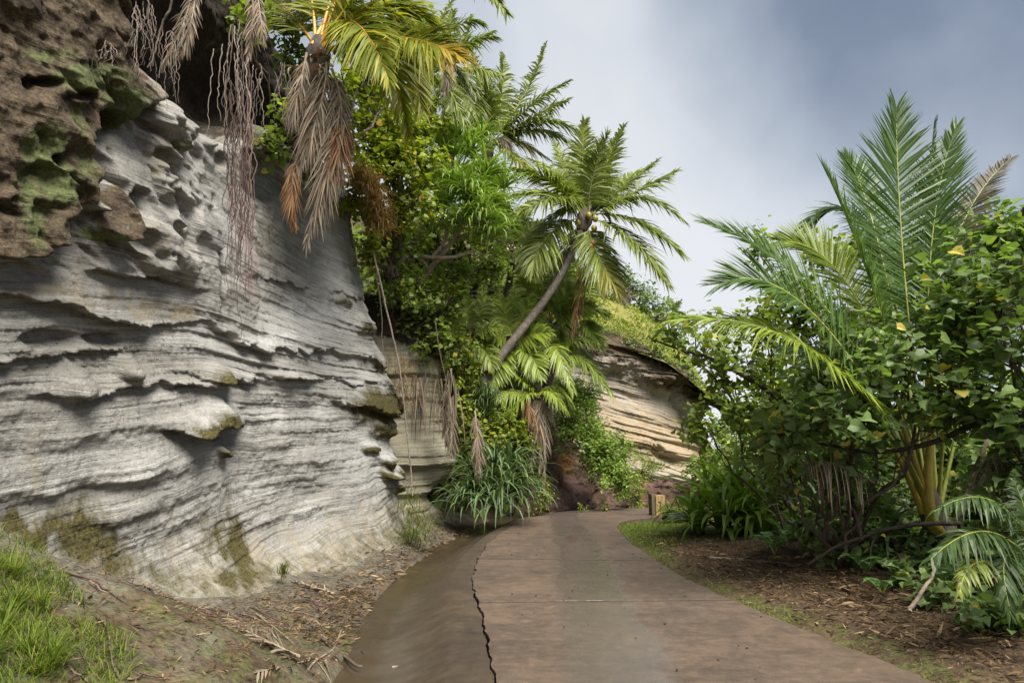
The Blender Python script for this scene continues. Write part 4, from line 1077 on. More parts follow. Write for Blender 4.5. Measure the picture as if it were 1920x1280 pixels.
def bush(name, label, base, lobes, mat, leaf=0.1, per=10, density=1.0, category='shrub', group=None, kind='heart', stems=3, trunk_r=0.04, bark='bark',
         spread=0.9, limbs=True, upface=0.8, droop=0.35, twig=0.006, shell=0.45):
    """broad-leaved shrub or tree: limbs from the base to each lobe, twigs to leaf clusters, leaves on the twigs"""
    r = root(name, base, label, category, group)
    wood = MB(); lv = MB()
    base = np.asarray(base, float)
    for li, (c, rad) in enumerate(lobes):
        vol = (rad[0] * rad[2] + rad[0] * rad[1] + rad[1] * rad[2]) / 3
        n = int(max(14, density * vol / (leaf * leaf) * 3.6))
        dv = norm(rng.normal(0, 1, (n, 3)))
        rr = rng.random(n) ** shell * rng.uniform(0.82, 1.18, n)
        # knotted outline: clusters gather into uneven sprays
        kn = fib(max(10, n // 16)); kn = norm(kn + rng.normal(0, .2, kn.shape)); kr = rng.uniform(0.68, 1.22, len(kn))
        near = np.argmax(dv @ kn.T, 1)
        dv = norm(dv * 0.6 + kn[near] * 0.55)
        cc = c + dv * rad * (rr * kr[near])[:, None]
        if limbs:
            start = base + rng.normal(0, trunk_r, 3) * A(1, 1, 0)
            lp = wobble(start, c, 12, 0.12 * np.linalg.norm(c - start), sag=-0.06 * np.linalg.norm(c - start))
            tube(wood, lp, np.linspace(trunk_r, trunk_r * 0.3, 12), 6, rng.random())
            for q in range(min(n, 90)):
                st = c + (cc[q] - c) * rng.uniform(0.0, 0.35) if q % 4 else lp[rng.integers(6, 12)]
                tube(wood, wobble(st, cc[q], 5, 0.08 * np.linalg.norm(cc[q] - st)), np.linspace(twig * 1.8, twig * 0.6, 5), 3, rng.random(), cap=False)
        m = rng.integers(int(per * 0.6), int(per * 1.4) + 1, n)
        idx = np.repeat(np.arange(n), m); k = len(idx)
        P = cc[idx] + rng.normal(0, spread * leaf, (k, 3))
        out = norm((cc[idx] - c) / rad)
        az = rng.random(k) * 2 * math.pi
        hd = np.stack([np.cos(az), np.sin(az), -droop * rng.uniform(-0.4, 2.2, k)], 1) + 0.45 * out
        nd = A(0, 0, 1) * upface + 0.62 * out + rng.normal(0, 0.42, (k, 3))
        cl_r = rng.random(n)
        rn = np.clip(0.55 * cl_r[idx] + 0.45 * rng.random(k) + 0.10 * out[:, 2], 0, 0.94)
        rn = np.where(rng.random(k) < 0.02, 0.995, rn)
        leaves(lv, P, hd, nd, leaf * rng.uniform(0.4, 1.35, k), kind, rn)
    part('crown', lv, M[mat], r, smooth=False, kind='stuff')
    if limbs: part('trunk', wood, M[bark], r)
    return r

def rosette(parent, c, n, L, w, mat, out=(0, 0, 1), name='leaf_rosette', spread=1.0, bend=(0.8, 2.0), nseg=6, fold=0.35):
    """tuft of long pandanus leaves springing from one branch end"""
    mb = MB()
    head = rng.random(n) * 2 * math.pi
    e0 = math.pi / 2 - spread * (rng.random(n) ** 0.7) * 1.35
    o = norm(np.asarray(out, float))
    hx, hy = np.cos(head) + o[0] * 0.8, np.sin(head) + o[1] * 0.8
    head = np.arctan2(hy, hx)
    P = np.asarray(c) + np.stack([np.cos(head), np.sin(head), np.zeros(n)], 1) * 0.05 + rng.normal(0, 0.03, (n, 3))
    straps(mb, P, head, e0, L * rng.uniform(0.65, 1.15, n), w * rng.uniform(0.8, 1.2, n), rng.uniform(bend[0], bend[1], n), nseg, fold, 1.6, rng.random(n) * 0.96, 1.8, 0.9, rng.normal(0, 0.25, n))
    return part(name, mb, M[mat], parent, smooth=False)

def fern(name, base, n, L, label, mat='fern', group=None, heads=None):
    r = root(name, base, label, 'fern', group)
    for k in range(n):
        hd = heads[k] if heads else (k + rng.random() * 0.6) * 2 * math.pi / n
        l = L * rng.uniform(0.75, 1.15)
        b = np.asarray(base, float) + A(0, 0, 0.02)
        h = A(math.cos(hd), math.sin(hd), 0)
        mid = b + h * l * 0.36 + A(0, 0, l * 0.50)
        tip = b + h * l * 0.88 + A(0, 0, l * 0.46)
        frond(r, b, mid, tip, A(0, 0, 1) + 0.0 * h, l * 0.20, 26, 0.18, 0.05, l * 0.016, mat, 'rib_green', 0.004, 'fern_frond', (84, 60), 0.05, 0.05, tipfrac=0.12)
    return r

def dead_hang(parent, p0, mid, p1, leaf, mat='dead', pairs=60, width=0.012, rib='rib_dead', label=None, name='dead_frond'):
    return frond(parent, p0, mid, p1, A(0.3, -1, 0.1), leaf, pairs, 0.08, 0.75, width, mat, rib, 0.018, name, (38, 14), 0.0, 0.28, gap=0.12, label=label)
# ------------------------------------------------------------------ palms on the left
CAMV = A(0, -1, 0.15)
def palm(name, base, label, fronds, d, crown, leaf, mat, rib, pairs=55, width=0.02, rib_r=0.022, droop=0.35, bare=0.16, group='coconut palms', ang=(68, 22), face_up=0.75):
    """fronds: (mid px, mid py, tip px, tip py, depth offset of the tip, options)"""
    r = root(name, base, label, 'palm', group)
    c = W(crown[0], crown[1], d)
    for f in fronds:
        mx, my, tx, ty, dd = f[:5]
        o = dict(f[5]) if len(f) > 5 else {}
        p0 = c + rng.normal(0, 0.05, 3)
        mid = W(mx, my, d + dd * 0.55); tip = W(tx, ty, d + dd)
        run = norm(tip - p0)
        face = o.pop('face', A(0, 0, face_up) + CAMV * (1 - face_up) + rng.normal(0, 0.15, 3))
        sc = o.pop('scale', 1.0)
        kw = dict(leaf=leaf * sc, pairs=pairs, bare=bare, droop=droop, width=width, mat=mat, rib=rib, rib_r=rib_r, ang=ang)
        kw.update(o)
        frond(r, p0, mid, tip, face, **kw)
    return r, c

# the leaning palm over the bend
dL = 18.3
baseL = W(902, 722, 17.6)
lean, cL = palm('coconut_palm', baseL, 'tall coconut palm with ringed trunk leaning out over the bend, open crown against the sky',
    [(1128, 330, 1170, 236, .6), (1112, 330, 1140, 250, -.9), (1092, 320, 1096, 226, .4), (1168, 352, 1232, 302, 1.2), (1180, 368, 1268, 322, -.6),
     (1188, 372, 1279, 412, .8), (1188, 414, 1278, 477, -.5), (1178, 445, 1249, 531, -1.2), (1120, 474, 1162, 552, -.6, {'mat': 'palm', 'dry': (0.6, .95)}),
     (1036, 366, 948, 372, .8), (1040, 345, 958, 318, -.8), (1060, 340, 995, 300, 1.2), (1050, 372, 962, 405, -1.5), (1030, 440, 1000, 505, -.9),
     (1072, 462, 1052, 525, .6), (1075, 350, 1040, 268, 1.6), (1140, 362, 1205, 318, 1.8), (1066, 395, 985, 452, 1.4)],
    dL, (1098, 410), 0.92, 'palm', 'rib_green', pairs=104, width=0.028, droop=0.42, group=None)
palm_trunk(lean, [baseL, W(945, 660, 17.7), W(995, 597, 17.9), W(1040, 535, 18.1), W(1072, 475, 18.2), cL], 0.125, 0.085)
mb = MB(); tube(mb, [cL - A(0.12, 0, 0.35), cL - A(0.05, 0, 0.1), cL + A(0.0, 0, 0.12), cL + A(0.02, 0, 0.32)], [0.15, 0.24, 0.22, 0.10], 9); part('crown_fibre', mb, M['fibre'], lean)
for (qx, qy, br) in ((1083, 418, 0), (1116, 410, 0), (1104, 404, 0), (1068, 425, 0), (1114, 428, 0), (1108, 462, 1), (1112, 456, 1), (1103, 468, 1)):
    mb = MB(); ball(mb, W(qx, qy, dL - 0.28), 0.085 if not br else 0.075, (1, 1, 1.25)); part('coconut', mb, M['coconut_brown' if br else 'coconut'], lean)
dead_hang(lean, W(1100, 430, dL), W(1092, 520, dL - .3), W(1074, 628, dL - .1), 0.5, 'dead_orange', 40, label='rust brown dead frond hanging straight down')
dead_hang(lean, W(1104, 400, dL - .2), W(1108, 350, dL - .3), W(1108, 312, dL - .5), 0.35, 'dead', 30, label='pale dried flower sheath standing in the crown')

# palm at the top of the cliff, yellow fronds and hanging dead ones
dA = 10.0
baseA = W(590, 150, 10.4)
pA, cA = palm('coconut_palm', baseA, 'yellow green palm with orange stalks on the cliff top, dead fronds hanging below it',
    [(800, -45, 950, 26, -1.2, {'mat': 'palm', 'scale': .9, 'leaf': .55}), (745, 70, 872, 112, -.8, {'dry': (0.7, .97)}), (700, 20, 800, 95, .4), (680, -30, 770, 30, .9), (650, -60, 730, -110, .5),
     (725, 60, 790, 205, .9), (640, -40, 660, -180, .2), (615, -50, 600, -200, .8), (575, -40, 520, -160, .3), (700, 80, 768, 256, .3, {'scale': .8}),
     (690, 60, 760, 140, 1.2), (720, 10, 830, 60, 1.0), (700, 40, 840, 140, 1.4), (660, 0, 700, -60, -.5), (540, 20, 470, -60, .8), (660, 40, 730, 150, -.9)],
    dA, (598, 92), 0.80, 'palm_yellow', 'rib_orange', pairs=110, width=0.020, rib_r=0.034, droop=0.38, bare=0.22, group=None, face_up=.55)
mb = MB(); tube(mb, [baseA - A(.1, 0, .5), baseA, cA - A(0, 0, .05), cA + A(0, 0, .2)], [.24, .22, .2, .1], 10); part('trunk', mb, M['fibre'], pA)
for (a, b, c_, sc, mt) in (((612, 118), (600, 200), (556, 322), .5, 'dead'), ((600, 130), (588, 215), (566, 300), .42, 'dead'), ((628, 180), (615, 300), (574, 452), .45, 'dead'),
                       ((634, 190), (622, 290), (596, 400), .42, 'dead'), ((648, 215), (640, 270), (628, 330), .36, 'dead_orange'), ((560, 290), (548, 345), (552, 425), .26, 'dead_orange'),
                       ((575, 100), (560, 170), (545, 240), .3, 'dead'), ((622, 130), (640, 200), (632, 260), .35, 'dead')):
    dead_hang(pA, W(*a, dA - .3), W(*b, dA - .35), W(*c_, dA - .3), sc, mt, 70)
for k in range(14):
    mb = MB(); p = W(rng.uniform(560, 640), rng.uniform(95, 150), dA - rng.uniform(0, .3))
    straps(mb, p[None], rng.uniform(-2.5, -.3), rng.uniform(-.4, .6), rng.uniform(.3, .6), .045, 1.6, 5, .5); part('dry_sheath', mb, M['dead'], pA)

# two dead fronds from a palm above the frame, over the hollow
pT = root('dead_palm_tuft', W(420, -60, 8.2), 'grey dead palm fronds hanging over the dark hollow at the cliff top', 'palm')
for (a, b, c_, sc) in (((365, -40), (345, 40), (306, 120), .22), ((372, -40), (356, 50), (336, 104), .18), ((470, -40), (474, 40), (462, 118), .18), ((480, -40), (488, 30), (496, 84), .14)):
    dead_hang(pT, W(*a, 8.0), W(*b, 7.9), W(*c_, 7.9), sc, 'dead', 60, .010)

# palm behind the cliff bushes
dB = 20.5
pB, cB = palm('coconut_palm', W(905, 420, 21.5), 'coconut palm behind the pandanus with green fronds up against the sky',
    [(976, 190, 1022, 85, .5), (988, 205, 1066, 152, -.6), (1000, 222, 1064, 188, .9), (1008, 228, 1090, 252, -.4), (1000, 245, 1078, 275, .5), (940, 190, 940, 100, .6),
     (905, 180, 880, 85, -.6), (868, 210, 800, 190, .8), (862, 240, 775, 262, -.6), (960, 290, 1002, 335, -.8, {'dry': (.5, .95)}), (955, 262, 1030, 300, .4, {'dry': (.3, .96)}),
     (890, 215, 830, 130, 1.2), (915, 200, 905, 140, -1.), (870, 270, 815, 330, -.4)],
    dB, (918, 272), 0.85, 'palm', 'rib_green', pairs=96, width=0.028, droop=0.5, group=None)
palm_trunk(pB, [W(905, 420, 21.5), W(908, 350, 21), cB], .2, .16, 60, 14)
dead_hang(pB, cB, W(945, 262, dB - .4), W(962, 300, dB - .3), .4, 'dead')
dC = 15.5
pC, cC = palm('coconut_palm', W(752, 300, 16), 'palm at the top of the photo between yellow fronds and the sky',
    [(835, 65, 905, 45, .5), (850, 95, 932, 72, -.4), (820, 150, 872, 235, -.5), (830, 120, 890, 175, .5), (780, 90, 815, 25, .6), (745, 80, 725, -10, .5), (700, 120, 650, 90, .4),
     (765, 215, 772, 262, -.7, {'mat': 'palm_yellow', 'scale': .5}), (690, 170, 640, 200, -.3), (800, 85, 850, 0, 1.)],
    dC, (757, 178), 0.66, 'palm', 'rib_yellow', pairs=84, width=0.024, droop=0.5, group=None)
palm_trunk(pC, [W(752, 300, 16), W(754, 240, 15.8), cC], .17, .14, 60, 14)
dead_hang(pC, W(838, 90, dC - 1), W(842, 130, dC - 1), W(834, 172, dC - 1), .3, 'dead')
dead_hang(pC, W(698, 150, dC - 2), W(698, 180, dC - 2), W(700, 215, dC - 2), .12, 'dead_orange', 24)

pE, cE2 = palm('coconut_palm', W(832, 300, 18.5), 'palm with hanging fronds between the yellow palm and the tall pandanus',
    [(880, 90, 925, 60, .5), (890, 130, 935, 140, -.5), (870, 165, 900, 235, -.6), (840, 80, 850, 20, .6), (810, 85, 785, 35, .4), (795, 120, 750, 110, -.5), (800, 160, 770, 215, -.5), (850, 175, 860, 250, -.9), (825, 170, 810, 250, -.8), (865, 95, 885, 30, 1.)],
    17.8, (840, 135), 0.72, 'palm', 'rib_yellow', pairs=84, width=0.025, droop=0.6, group=None)
palm_trunk(pE, [W(832, 300, 18.5), W(838, 220, 18.1), cE2], .17, .14, 60, 14)
dead_hang(pE, cE2, W(850, 190, 17.5), W(856, 240, 17.5), .4, 'dead')
# young palms under the leaning trunk
def young(crown, d, base, label, fr, leaf, mat='palm_young', rib='rib_yellow', trunk=True, **kw):
    r, c = palm('young_palm', base, label, fr, d, crown, leaf, mat, rib, group='young palms below the leaning palm', **kw)
    if trunk: palm_trunk(r, [base, (np.asarray(base) + c) / 2 + A(.05, 0, 0), c], .13, .10, 50, 12, 'fibre')
    return r, c
yk = dict(pairs=70, width=.034, droop=.35, face_up=.45, bare=.2)
young((906, 690), 19.2, W(905, 760, 19.6), 'young palm with broad upright fronds left of the leaning trunk',
      [(905, 610, 905, 538, .3), (880, 620, 850, 578, -.4), (932, 615, 958, 555, .4), (945, 630, 1000, 590, -.5), (870, 650, 838, 668, -.6), (885, 640, 858, 705, -.9), (930, 650, 960, 690, -1.)], .62, 'palm', **yk)
young((1030, 600), 20.6, W(1018, 660, 20.9), 'bright yellow green young palm right of the leaning trunk',
      [(1020, 540, 1000, 478, .4), (1045, 530, 1062, 478, .3), (1055, 560, 1095, 525, -.3), (1060, 580, 1110, 570, -.5), (1000, 560, 972, 520, .2), (1030, 530, 1035, 462, .9), (1005, 590, 975, 600, -.6)], .70, **yk)
yD, cD = young((1036, 688), 18.8, W(1002, 800, 19.6), 'young palm with arching pale fronds reaching over the earth bank',
      [(1075, 640, 1130, 640, -.4), (1085, 670, 1148, 740, -.6), (1060, 650, 1100, 600, .4), (1030, 640, 1020, 590, .4), (1000, 660, 955, 700, -.7), (1070, 650, 1118, 680, .6), (1000, 640, 965, 625, .4), (1040, 650, 1075, 735, -1.2)],
      .52, 'palm_young', trunk=False, pairs=50, width=.024, droop=.7, face_up=.8, bare=.14)
palm_trunk(yD, [W(1002, 800, 19.6), W(1018, 750, 19.2), cD], .14, .12, 60, 14, 'fibre')
yE, cE = young((1010, 745), 18.0, W(985, 850, 18.6), 'young palm on the earth bank with a skirt of dead fronds',
      [(965, 735, 930, 745, -.4), (985, 720, 960, 700, -.2), (1030, 735, 1062, 770, -.5), (1040, 725, 1075, 760, .3), (980, 745, 955, 790, -.8)], .42, 'palm_young', pairs=44, width=.022, droop=.7, face_up=.8, bare=.14)
dead_hang(yE, cE, W(1010, 790, 17.7), W(996, 870, 17.6), .42); dead_hang(yE, cE, W(1018, 790, 17.8), W(1012, 880, 17.7), .40); dead_hang(yE, cE, W(1000, 780, 17.8), W(1004, 850, 17.6), .40)
dead_hang(yE, cE, W(990, 752, 17.6), W(1012, 810, 17.4), .36, 'dead_orange'); dead_hang(yE, cE, W(1022, 770, 17.8), W(1020, 905, 17.7), .34)
young((962, 470), 22.0, W(948, 560, 22.5), 'slender palm between the pandanus and the leaning trunk',
      [(958, 430, 950, 385, .3), (985, 440, 1015, 415, .4), (930, 445, 905, 430, -.4), (940, 480, 922, 520, -.5), (985, 480, 1005, 540, -.5), (970, 430, 990, 380, .8), (945, 430, 925, 390, .5)], .66, 'palm', **yk)

young((958, 650), 18.4, W(950, 730, 18.8), 'young palm with fanned fronds just below the leaning trunk',
      [(950, 600, 935, 552, .3), (975, 600, 1000, 556, .4), (990, 630, 1030, 622, -.4), (930, 625, 900, 610, -.3), (925, 660, 890, 690, -.6), (990, 660, 1015, 705, -.6), (962, 600, 966, 545, .8), (940, 670, 925, 725, -.8)], .60, 'palm_young', **yk)
young((1078, 600), 21.4, W(1070, 680, 21.8), 'young palm nearest the far hill with yellowish fronds',
      [(1070, 550, 1058, 505, .3), (1090, 550, 1108, 520, .4), (1105, 580, 1140, 590, -.4), (1050, 575, 1020, 560, -.3), (1100, 610, 1125, 650, -.6), (1055, 610, 1032, 645, -.6), (1080, 545, 1082, 492, .8)], .66, 'palm_young', **yk)
young((880, 640), 18.0, W(872, 720, 18.4), 'young dark palm beside the shaded bush',
      [(875, 590, 862, 552, .3), (895, 595, 915, 560, .4), (905, 620, 935, 615, -.4), (852, 620, 828, 618, -.3), (855, 650, 835, 690, -.6), (905, 650, 925, 690, -.6)], .52, 'palm', **yk)
# ------------------------------------------------------------------ pandanus
pn = root('pandanus_tree', W(760, 560, 16), 'branched pandanus with drooping green leaf tufts above the cliff end', 'pandanus')
for (qx, qy, dd, n) in ((880, 300, 0, 44), (840, 300, .4, 40), (910, 340, -.3, 44), (850, 350, -.6, 44), (890, 390, -.8, 46), (925, 400, 0, 40), (835, 400, -.4, 40), (870, 430, -.9, 46), (920, 455, -.6, 44),
                        (800, 350, .6, 34), (860, 275, .7, 36), (900, 270, .9, 34), (945, 360, .5, 30), (815, 440, -.2, 34), (905, 420, -1., 40), (870, 370, -1., 40), (930, 430, .4, 34)):
    rosette(pn, W(qx, qy - 10, 15.6 + dd), int(n * 1.7), 0.95, 0.030, 'pandan', (0, -.4, 1), bend=(1.0, 2.4))
mb = MB()
for pts, r0, r1 in (([W(752, 500, 15.6), W(772, 480, 15.4), W(810, 483, 15.2), W(850, 482, 15.0), W(890, 470, 14.9)], .055, .035), ([W(735, 545, 15.9), W(765, 480, 15.6), W(800, 420, 15.5), W(835, 370, 15.6)], .10, .05),
                    ([W(810, 483, 15.2), W(835, 450, 15.3), W(838, 420, 15.2)], .04, .03), ([W(770, 560, 15.8), W(810, 500, 15.5), W(850, 450, 15.4), W(880, 400, 15.3)], .08, .05), ([W(800, 420, 15.5), W(850, 340, 15.7), W(880, 300, 15.6)], .06, .04),
                    ([W(850, 450, 15.4), W(900, 430, 15.3), W(925, 405, 15.5)], .05, .035)):
    tube(mb, spline(pts, 24), np.linspace(r0, r1, 24), 7, rng.random())
part('trunk', mb, M['bark_pale'], pn)

th = root('pandanus_thicket', W(915, 980, 15.6), 'dense dark green pandanus clump with long strap leaves at the lane edge', 'pandanus')
for (qx, qy, dd, n, L) in ((905, 930, 0, 50, 1.25), (945, 920, .2, 50, 1.25), (880, 925, .1, 44, 1.1), (965, 930, .4, 44, 1.2), (925, 880, .5, 50, 1.2), (955, 870, .8, 44, 1.1), (890, 890, .6, 40, 1.0), (930, 950, -.3, 40, 1.1), (975, 900, .8, 40, 1.0), (870, 950, -.2, 36, .9)):
    rosette(th, W(qx, qy, 15.4 + dd), n, L, 0.030, 'pandan_dark', (0, -.5, .6), bend=(1.2, 2.7))
tf = root('pandanus_tuft', W(910, 760, 16.8), 'small dark drooping leaf tuft on the slope below the young palms', 'pandanus')
for (qx, qy) in ((905, 735), (918, 745), (898, 755), (912, 775)):
    rosette(tf, W(qx, qy, 16.6), 44, .62, .016, 'pandan_dark', (0, -.4, .4), bend=(1.6, 2.9))

# ------------------------------------------------------------------ broad-leaved shrubs on the left
def lobes(*L): return [px_lobe(*q) for q in L]
bush('cliff_top_shrub', 'dark tangled shrub around the trunk of the yellow palm at the cliff top', W(580, 330, 11.6),
     lobes((600, 210, 11.2, 40, 60), (560, 130, 10.9, 40, 60), (640, 270, 12, 36, 60), (600, 320, 11.6, 44, 40), (530, 50, 10.6, 50, 50), (650, 70, 12, 60, 60), (720, 110, 13.5, 60, 50), (540, 220, 10.4, 30, 50), (470, 20, 9.6, 50, 40), (510, 280, 10, 24, 24), (790, 60, 14.5, 50, 50)),
     'hib', 0.10, 8, 0.42, trunk_r=.03, category='shrub')
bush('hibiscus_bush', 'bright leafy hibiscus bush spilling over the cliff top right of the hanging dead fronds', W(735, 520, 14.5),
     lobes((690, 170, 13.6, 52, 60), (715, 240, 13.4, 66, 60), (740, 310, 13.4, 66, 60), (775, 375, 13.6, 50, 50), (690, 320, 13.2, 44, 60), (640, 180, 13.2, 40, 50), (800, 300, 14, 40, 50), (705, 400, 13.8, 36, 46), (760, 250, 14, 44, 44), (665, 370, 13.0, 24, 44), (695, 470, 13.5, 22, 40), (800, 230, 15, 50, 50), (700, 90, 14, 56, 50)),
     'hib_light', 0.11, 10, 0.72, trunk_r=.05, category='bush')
bush('hibiscus_bush', 'shaded leafy bush growing under the pandanus at the cliff end', W(745, 640, 15.8),
     lobes((722, 470, 14.4, 36, 50), (740, 540, 15, 46, 60), (785, 560, 15.4, 50, 60), (835, 580, 15.8, 44, 50), (800, 640, 15.8, 60, 44), (860, 650, 16.2, 50, 40), (765, 450, 14.8, 44, 40), (850, 520, 16, 44, 50), (920, 500, 17, 44, 50)),
     'hib', 0.10, 9, 0.50, trunk_r=.05, category='bush')
bush('hibiscus_bush', 'light green bush on the slope between the hanging vines and young palms', W(880, 800, 17.2),
     lobes((860, 695, 16.4, 44, 34), (885, 735, 16.8, 30, 24), (870, 780, 16.4, 26, 50), (950, 800, 17.2, 46, 40), (915, 820, 16.8, 40, 34), (980, 830, 17.6, 24, 40), (900, 830, 16.3, 30, 30)),
     'hib_light', 0.095, 9, 0.5, trunk_r=.03, category='bush')
bush('bank_bush', 'dense light green bush cascading down the red earth bank', W(1110, 860, 20.6),
     lobes((1062, 735, 20.4, 38, 40), (1088, 790, 20.2, 56, 52), (1112, 835, 19.9, 54, 48), (1140, 872, 19.8, 50, 46), (1065, 790, 20.0, 30, 36), (1168, 900, 20.0, 26, 34), (1140, 840, 20.3, 44, 50), (1100, 740, 20.8, 40, 40)),
     'bush', 0.10, 11, 0.85, trunk_r=.04, category='bush', kind='oval')
bush('small_bush', 'small bright green bush at the foot of the earth bank', W(1020, 960, 18.4), lobes((1020, 930, 18.2, 17, 30), (1014, 905, 18.3, 13, 18), (1005, 950, 18.2, 14, 14)), 'hib_light', 0.075, 9, .6, trunk_r=.02, category='bush', kind='oval')
bush('weed_sprig', 'tiny green weed at the foot of the bank near the lane', W(1092, 955, 19.4), lobes((1092, 952, 19.3, 7, 8)), 'hib_light', .06, 6, .8, trunk_r=.006, category='weed', kind='oval')
bush('weed_sprig', 'pale green weed sprig standing taller against the red bank', W(1132, 958, 19.8), lobes((1130, 942, 19.7, 8, 10), (1136, 955, 19.7, 8, 6)), 'hib_light', .06, 6, .8, trunk_r=.006, category='weed', kind='oval')
bush('yellow_shrub', 'yellowish shrub hanging at the right end of the earth bank', W(1205, 910, 22), lobes((1205, 885, 21.8, 26, 22), (1195, 925, 21.4, 14, 34), (1225, 870, 22.2, 20, 16)), 'palm_young', .07, 10, .45, trunk_r=.02, category='bush', kind='oval')
bush('lip_shrub', 'brown green scrub fringing the brow of the far banded cliff', W(1240, 690, 35), lobes((1130, 622, 35, 26, 12), (1180, 640, 35, 28, 12), (1225, 658, 35, 26, 12), (1262, 682, 35, 24, 12), (1300, 705, 35.5, 24, 12), (1340, 735, 36, 26, 14)), 'far_tree', .17, 8, .6, trunk_r=.03, category='scrub', kind='oval')
def surf(xs, ys, zs, q):
    ix = np.clip(np.searchsorted(xs, q[:, 0]) - 1, 0, len(xs) - 2); iy = np.clip(np.searchsorted(ys, q[:, 1]) - 1, 0, len(ys) - 2)
    fx_ = (q[:, 0] - xs[ix]) / (xs[1] - xs[0]); fy_ = (q[:, 1] - ys[iy]) / (ys[1] - ys[0])
    return (zs[ix, iy] * (1 - fx_) + zs[ix + 1, iy] * fx_) * (1 - fy_) + (zs[ix, iy + 1] * (1 - fx_) + zs[ix + 1, iy + 1] * fx_) * fy_
q = rng.random((16000, 2)) * A(13, 11) + A(0, 35.4)
q = q[fbm(q[:, 0] * .8, q[:, 1] * .8, 86, 4) > rng.uniform(-.25, .12, len(q))]
n = len(q); hh = np.clip(fbm(q[:, 0] * .8, q[:, 1] * .8, 86, 4), 0, 1)
P = np.stack([q[:, 0], q[:, 1], surf(kx, ky, kz, q) + rng.random(n) * (.1 + 1.6 * hh)], 1)
mb = MB(); leaves(mb, P, rng.normal(0, 1, (n, 3)), A(.1, -.5, .8) + rng.normal(0, .5, (n, 3)), rng.uniform(.12, .3, n), 'oval', rng.random(n) * .95)
single('scrub', mb, M['palm_young'], (6, 38, 8), 'yellow green low scrub and grass covering the far hilltop', 'scrub', 'stuff', smooth=False)
# leafy cover over the whole slope behind
sel = rng.random((38000, 2)) * A(17.5, 22) + A(-16, 14.6)
fdv = sel[:, 1] - np.interp(sel[:, 0], foot[:, 0], foot[:, 1])
sel = sel[(fdv > .15) & (fdv < 9)]
keep = fbm(sel[:, 0] * .7, sel[:, 1] * .7, 83, 4) > -.10
sel = sel[keep]
ix = np.clip(np.searchsorted(hxs, sel[:, 0]) - 1, 0, len(hxs) - 2); iy = np.clip(np.searchsorted(hys, sel[:, 1]) - 1, 0, len(hys) - 2)
fx_ = (sel[:, 0] - hxs[ix]) / (hxs[1] - hxs[0]); fy_ = (sel[:, 1] - hys[iy]) / (hys[1] - hys[0])
zs = (hzs[ix, iy] * (1 - fx_) + hzs[ix + 1, iy] * fx_) * (1 - fy_) + (hzs[ix, iy + 1] * (1 - fx_) + hzs[ix + 1, iy + 1] * fx_) * fy_
n = len(sel); lumpy = 0.9 * np.clip(fbm(sel[:, 0] * .9, sel[:, 1] * .9, 85, 3) + .2, 0, 1)
P = np.stack([sel[:, 0], sel[:, 1], zs + rng.random(n) * (.15 + lumpy)], 1) + A(.25, -.35, 0) * rng.random(n)[:, None]
mb = MB(); leaves(mb, P, rng.normal(0, 1, (n, 3)) + A(.3, -.5, -.3), A(.2, -.5, .8) + rng.normal(0, .4, (n, 3)), rng.uniform(.11, .24, n), 'heart', np.clip(.5 * fbm(P[:, 0] * 1.3, P[:, 1] * 1.3 + P[:, 2], 20, 3) + .25 + .5 * rng.random(n), 0, .95))
single('undergrowth', mb, M['hib'], (-5, 20, 3), 'mixed green undergrowth covering the slope behind the palms', 'undergrowth', 'stuff', smooth=False)
bush('hibiscus_tree', 'leafy trees on the slope behind the pandanus and palms', W(860, 560, 23.5),
     lobes((740, 430, 22, 60, 60), (800, 430, 23, 60, 60), (870, 430, 24, 60, 70), (940, 440, 24, 60, 60), (1000, 500, 24, 50, 60), (830, 330, 24, 60, 50), (920, 350, 24.5, 50, 50), (960, 590, 23, 60, 60), (1040, 560, 24, 40, 50)),
     'hib_light', .15, 8, .6, trunk_r=.08, category='tree')
# far hill trees
bush('hill_tree', 'olive green scrub covering the hilltop left of the far trees', W(1090, 570, 40), lobes((1050, 500, 42, 46, 28), (1095, 515, 42, 46, 28), (1075, 540, 40, 50, 28), (1120, 540, 40.5, 44, 24), (1060, 575, 38.5, 44, 24)), 'far_tree', .26, 9, .8, trunk_r=.08, category='tree', kind='oval')
bush('hill_tree', 'rounded dark tree on the crest of the far hill', W(1165, 580, 41), lobes((1150, 522, 43, 40, 26), (1182, 538, 43, 38, 26), (1142, 504, 43.5, 20, 14), (1208, 552, 43, 30, 22)), 'far_tree', .26, 9, .8, trunk_r=.16, category='tree', kind='oval')
bush('hill_tree', 'small tree at the right end of the far hill crest', W(1235, 600, 42), lobes((1222, 570, 42, 28, 22), (1250, 582, 42.5, 24, 18), (1290, 605, 42, 30, 18)), 'far_tree', .26, 9, .8, trunk_r=.12, category='tree', kind='oval')
r, c = palm('far_palm', W(1262, 610, 44), 'tiny pale palm at the far right of the hill crest', [(1248, 578, 1232, 580, .5), (1258, 570, 1252, 556, .4), (1268, 574, 1278, 562, -.5), (1272, 584, 1284, 590, .4), (1255, 590, 1245, 602, -.4), (1268, 590, 1276, 600, -.5)], 44, (1262, 584), .5, 'far_tree', 'rib_green', 26, .04, .03, .4, group=None)
palm_trunk(r, [W(1262, 610, 44), W(1262, 597, 44), c], .12, .1, 20, 6)
mb = MB()
u = rng.random((2600, 2)); pxs = 1100 + 150 * u[:, 0]; pys = 585 + 50 * u[:, 1] + 0.25 * (pxs - 1100)
PP = np.array([W(a, b, 35.6 + rng.uniform(-.6, .8)) for a, b in zip(pxs, pys)])
straps(mb, PP, rng.random(2600) * 6.28, rng.uniform(.3, 1.4, 2600), rng.uniform(.1, .26, 2600), .016, rng.uniform(.6, 2, 2600), 3, None)
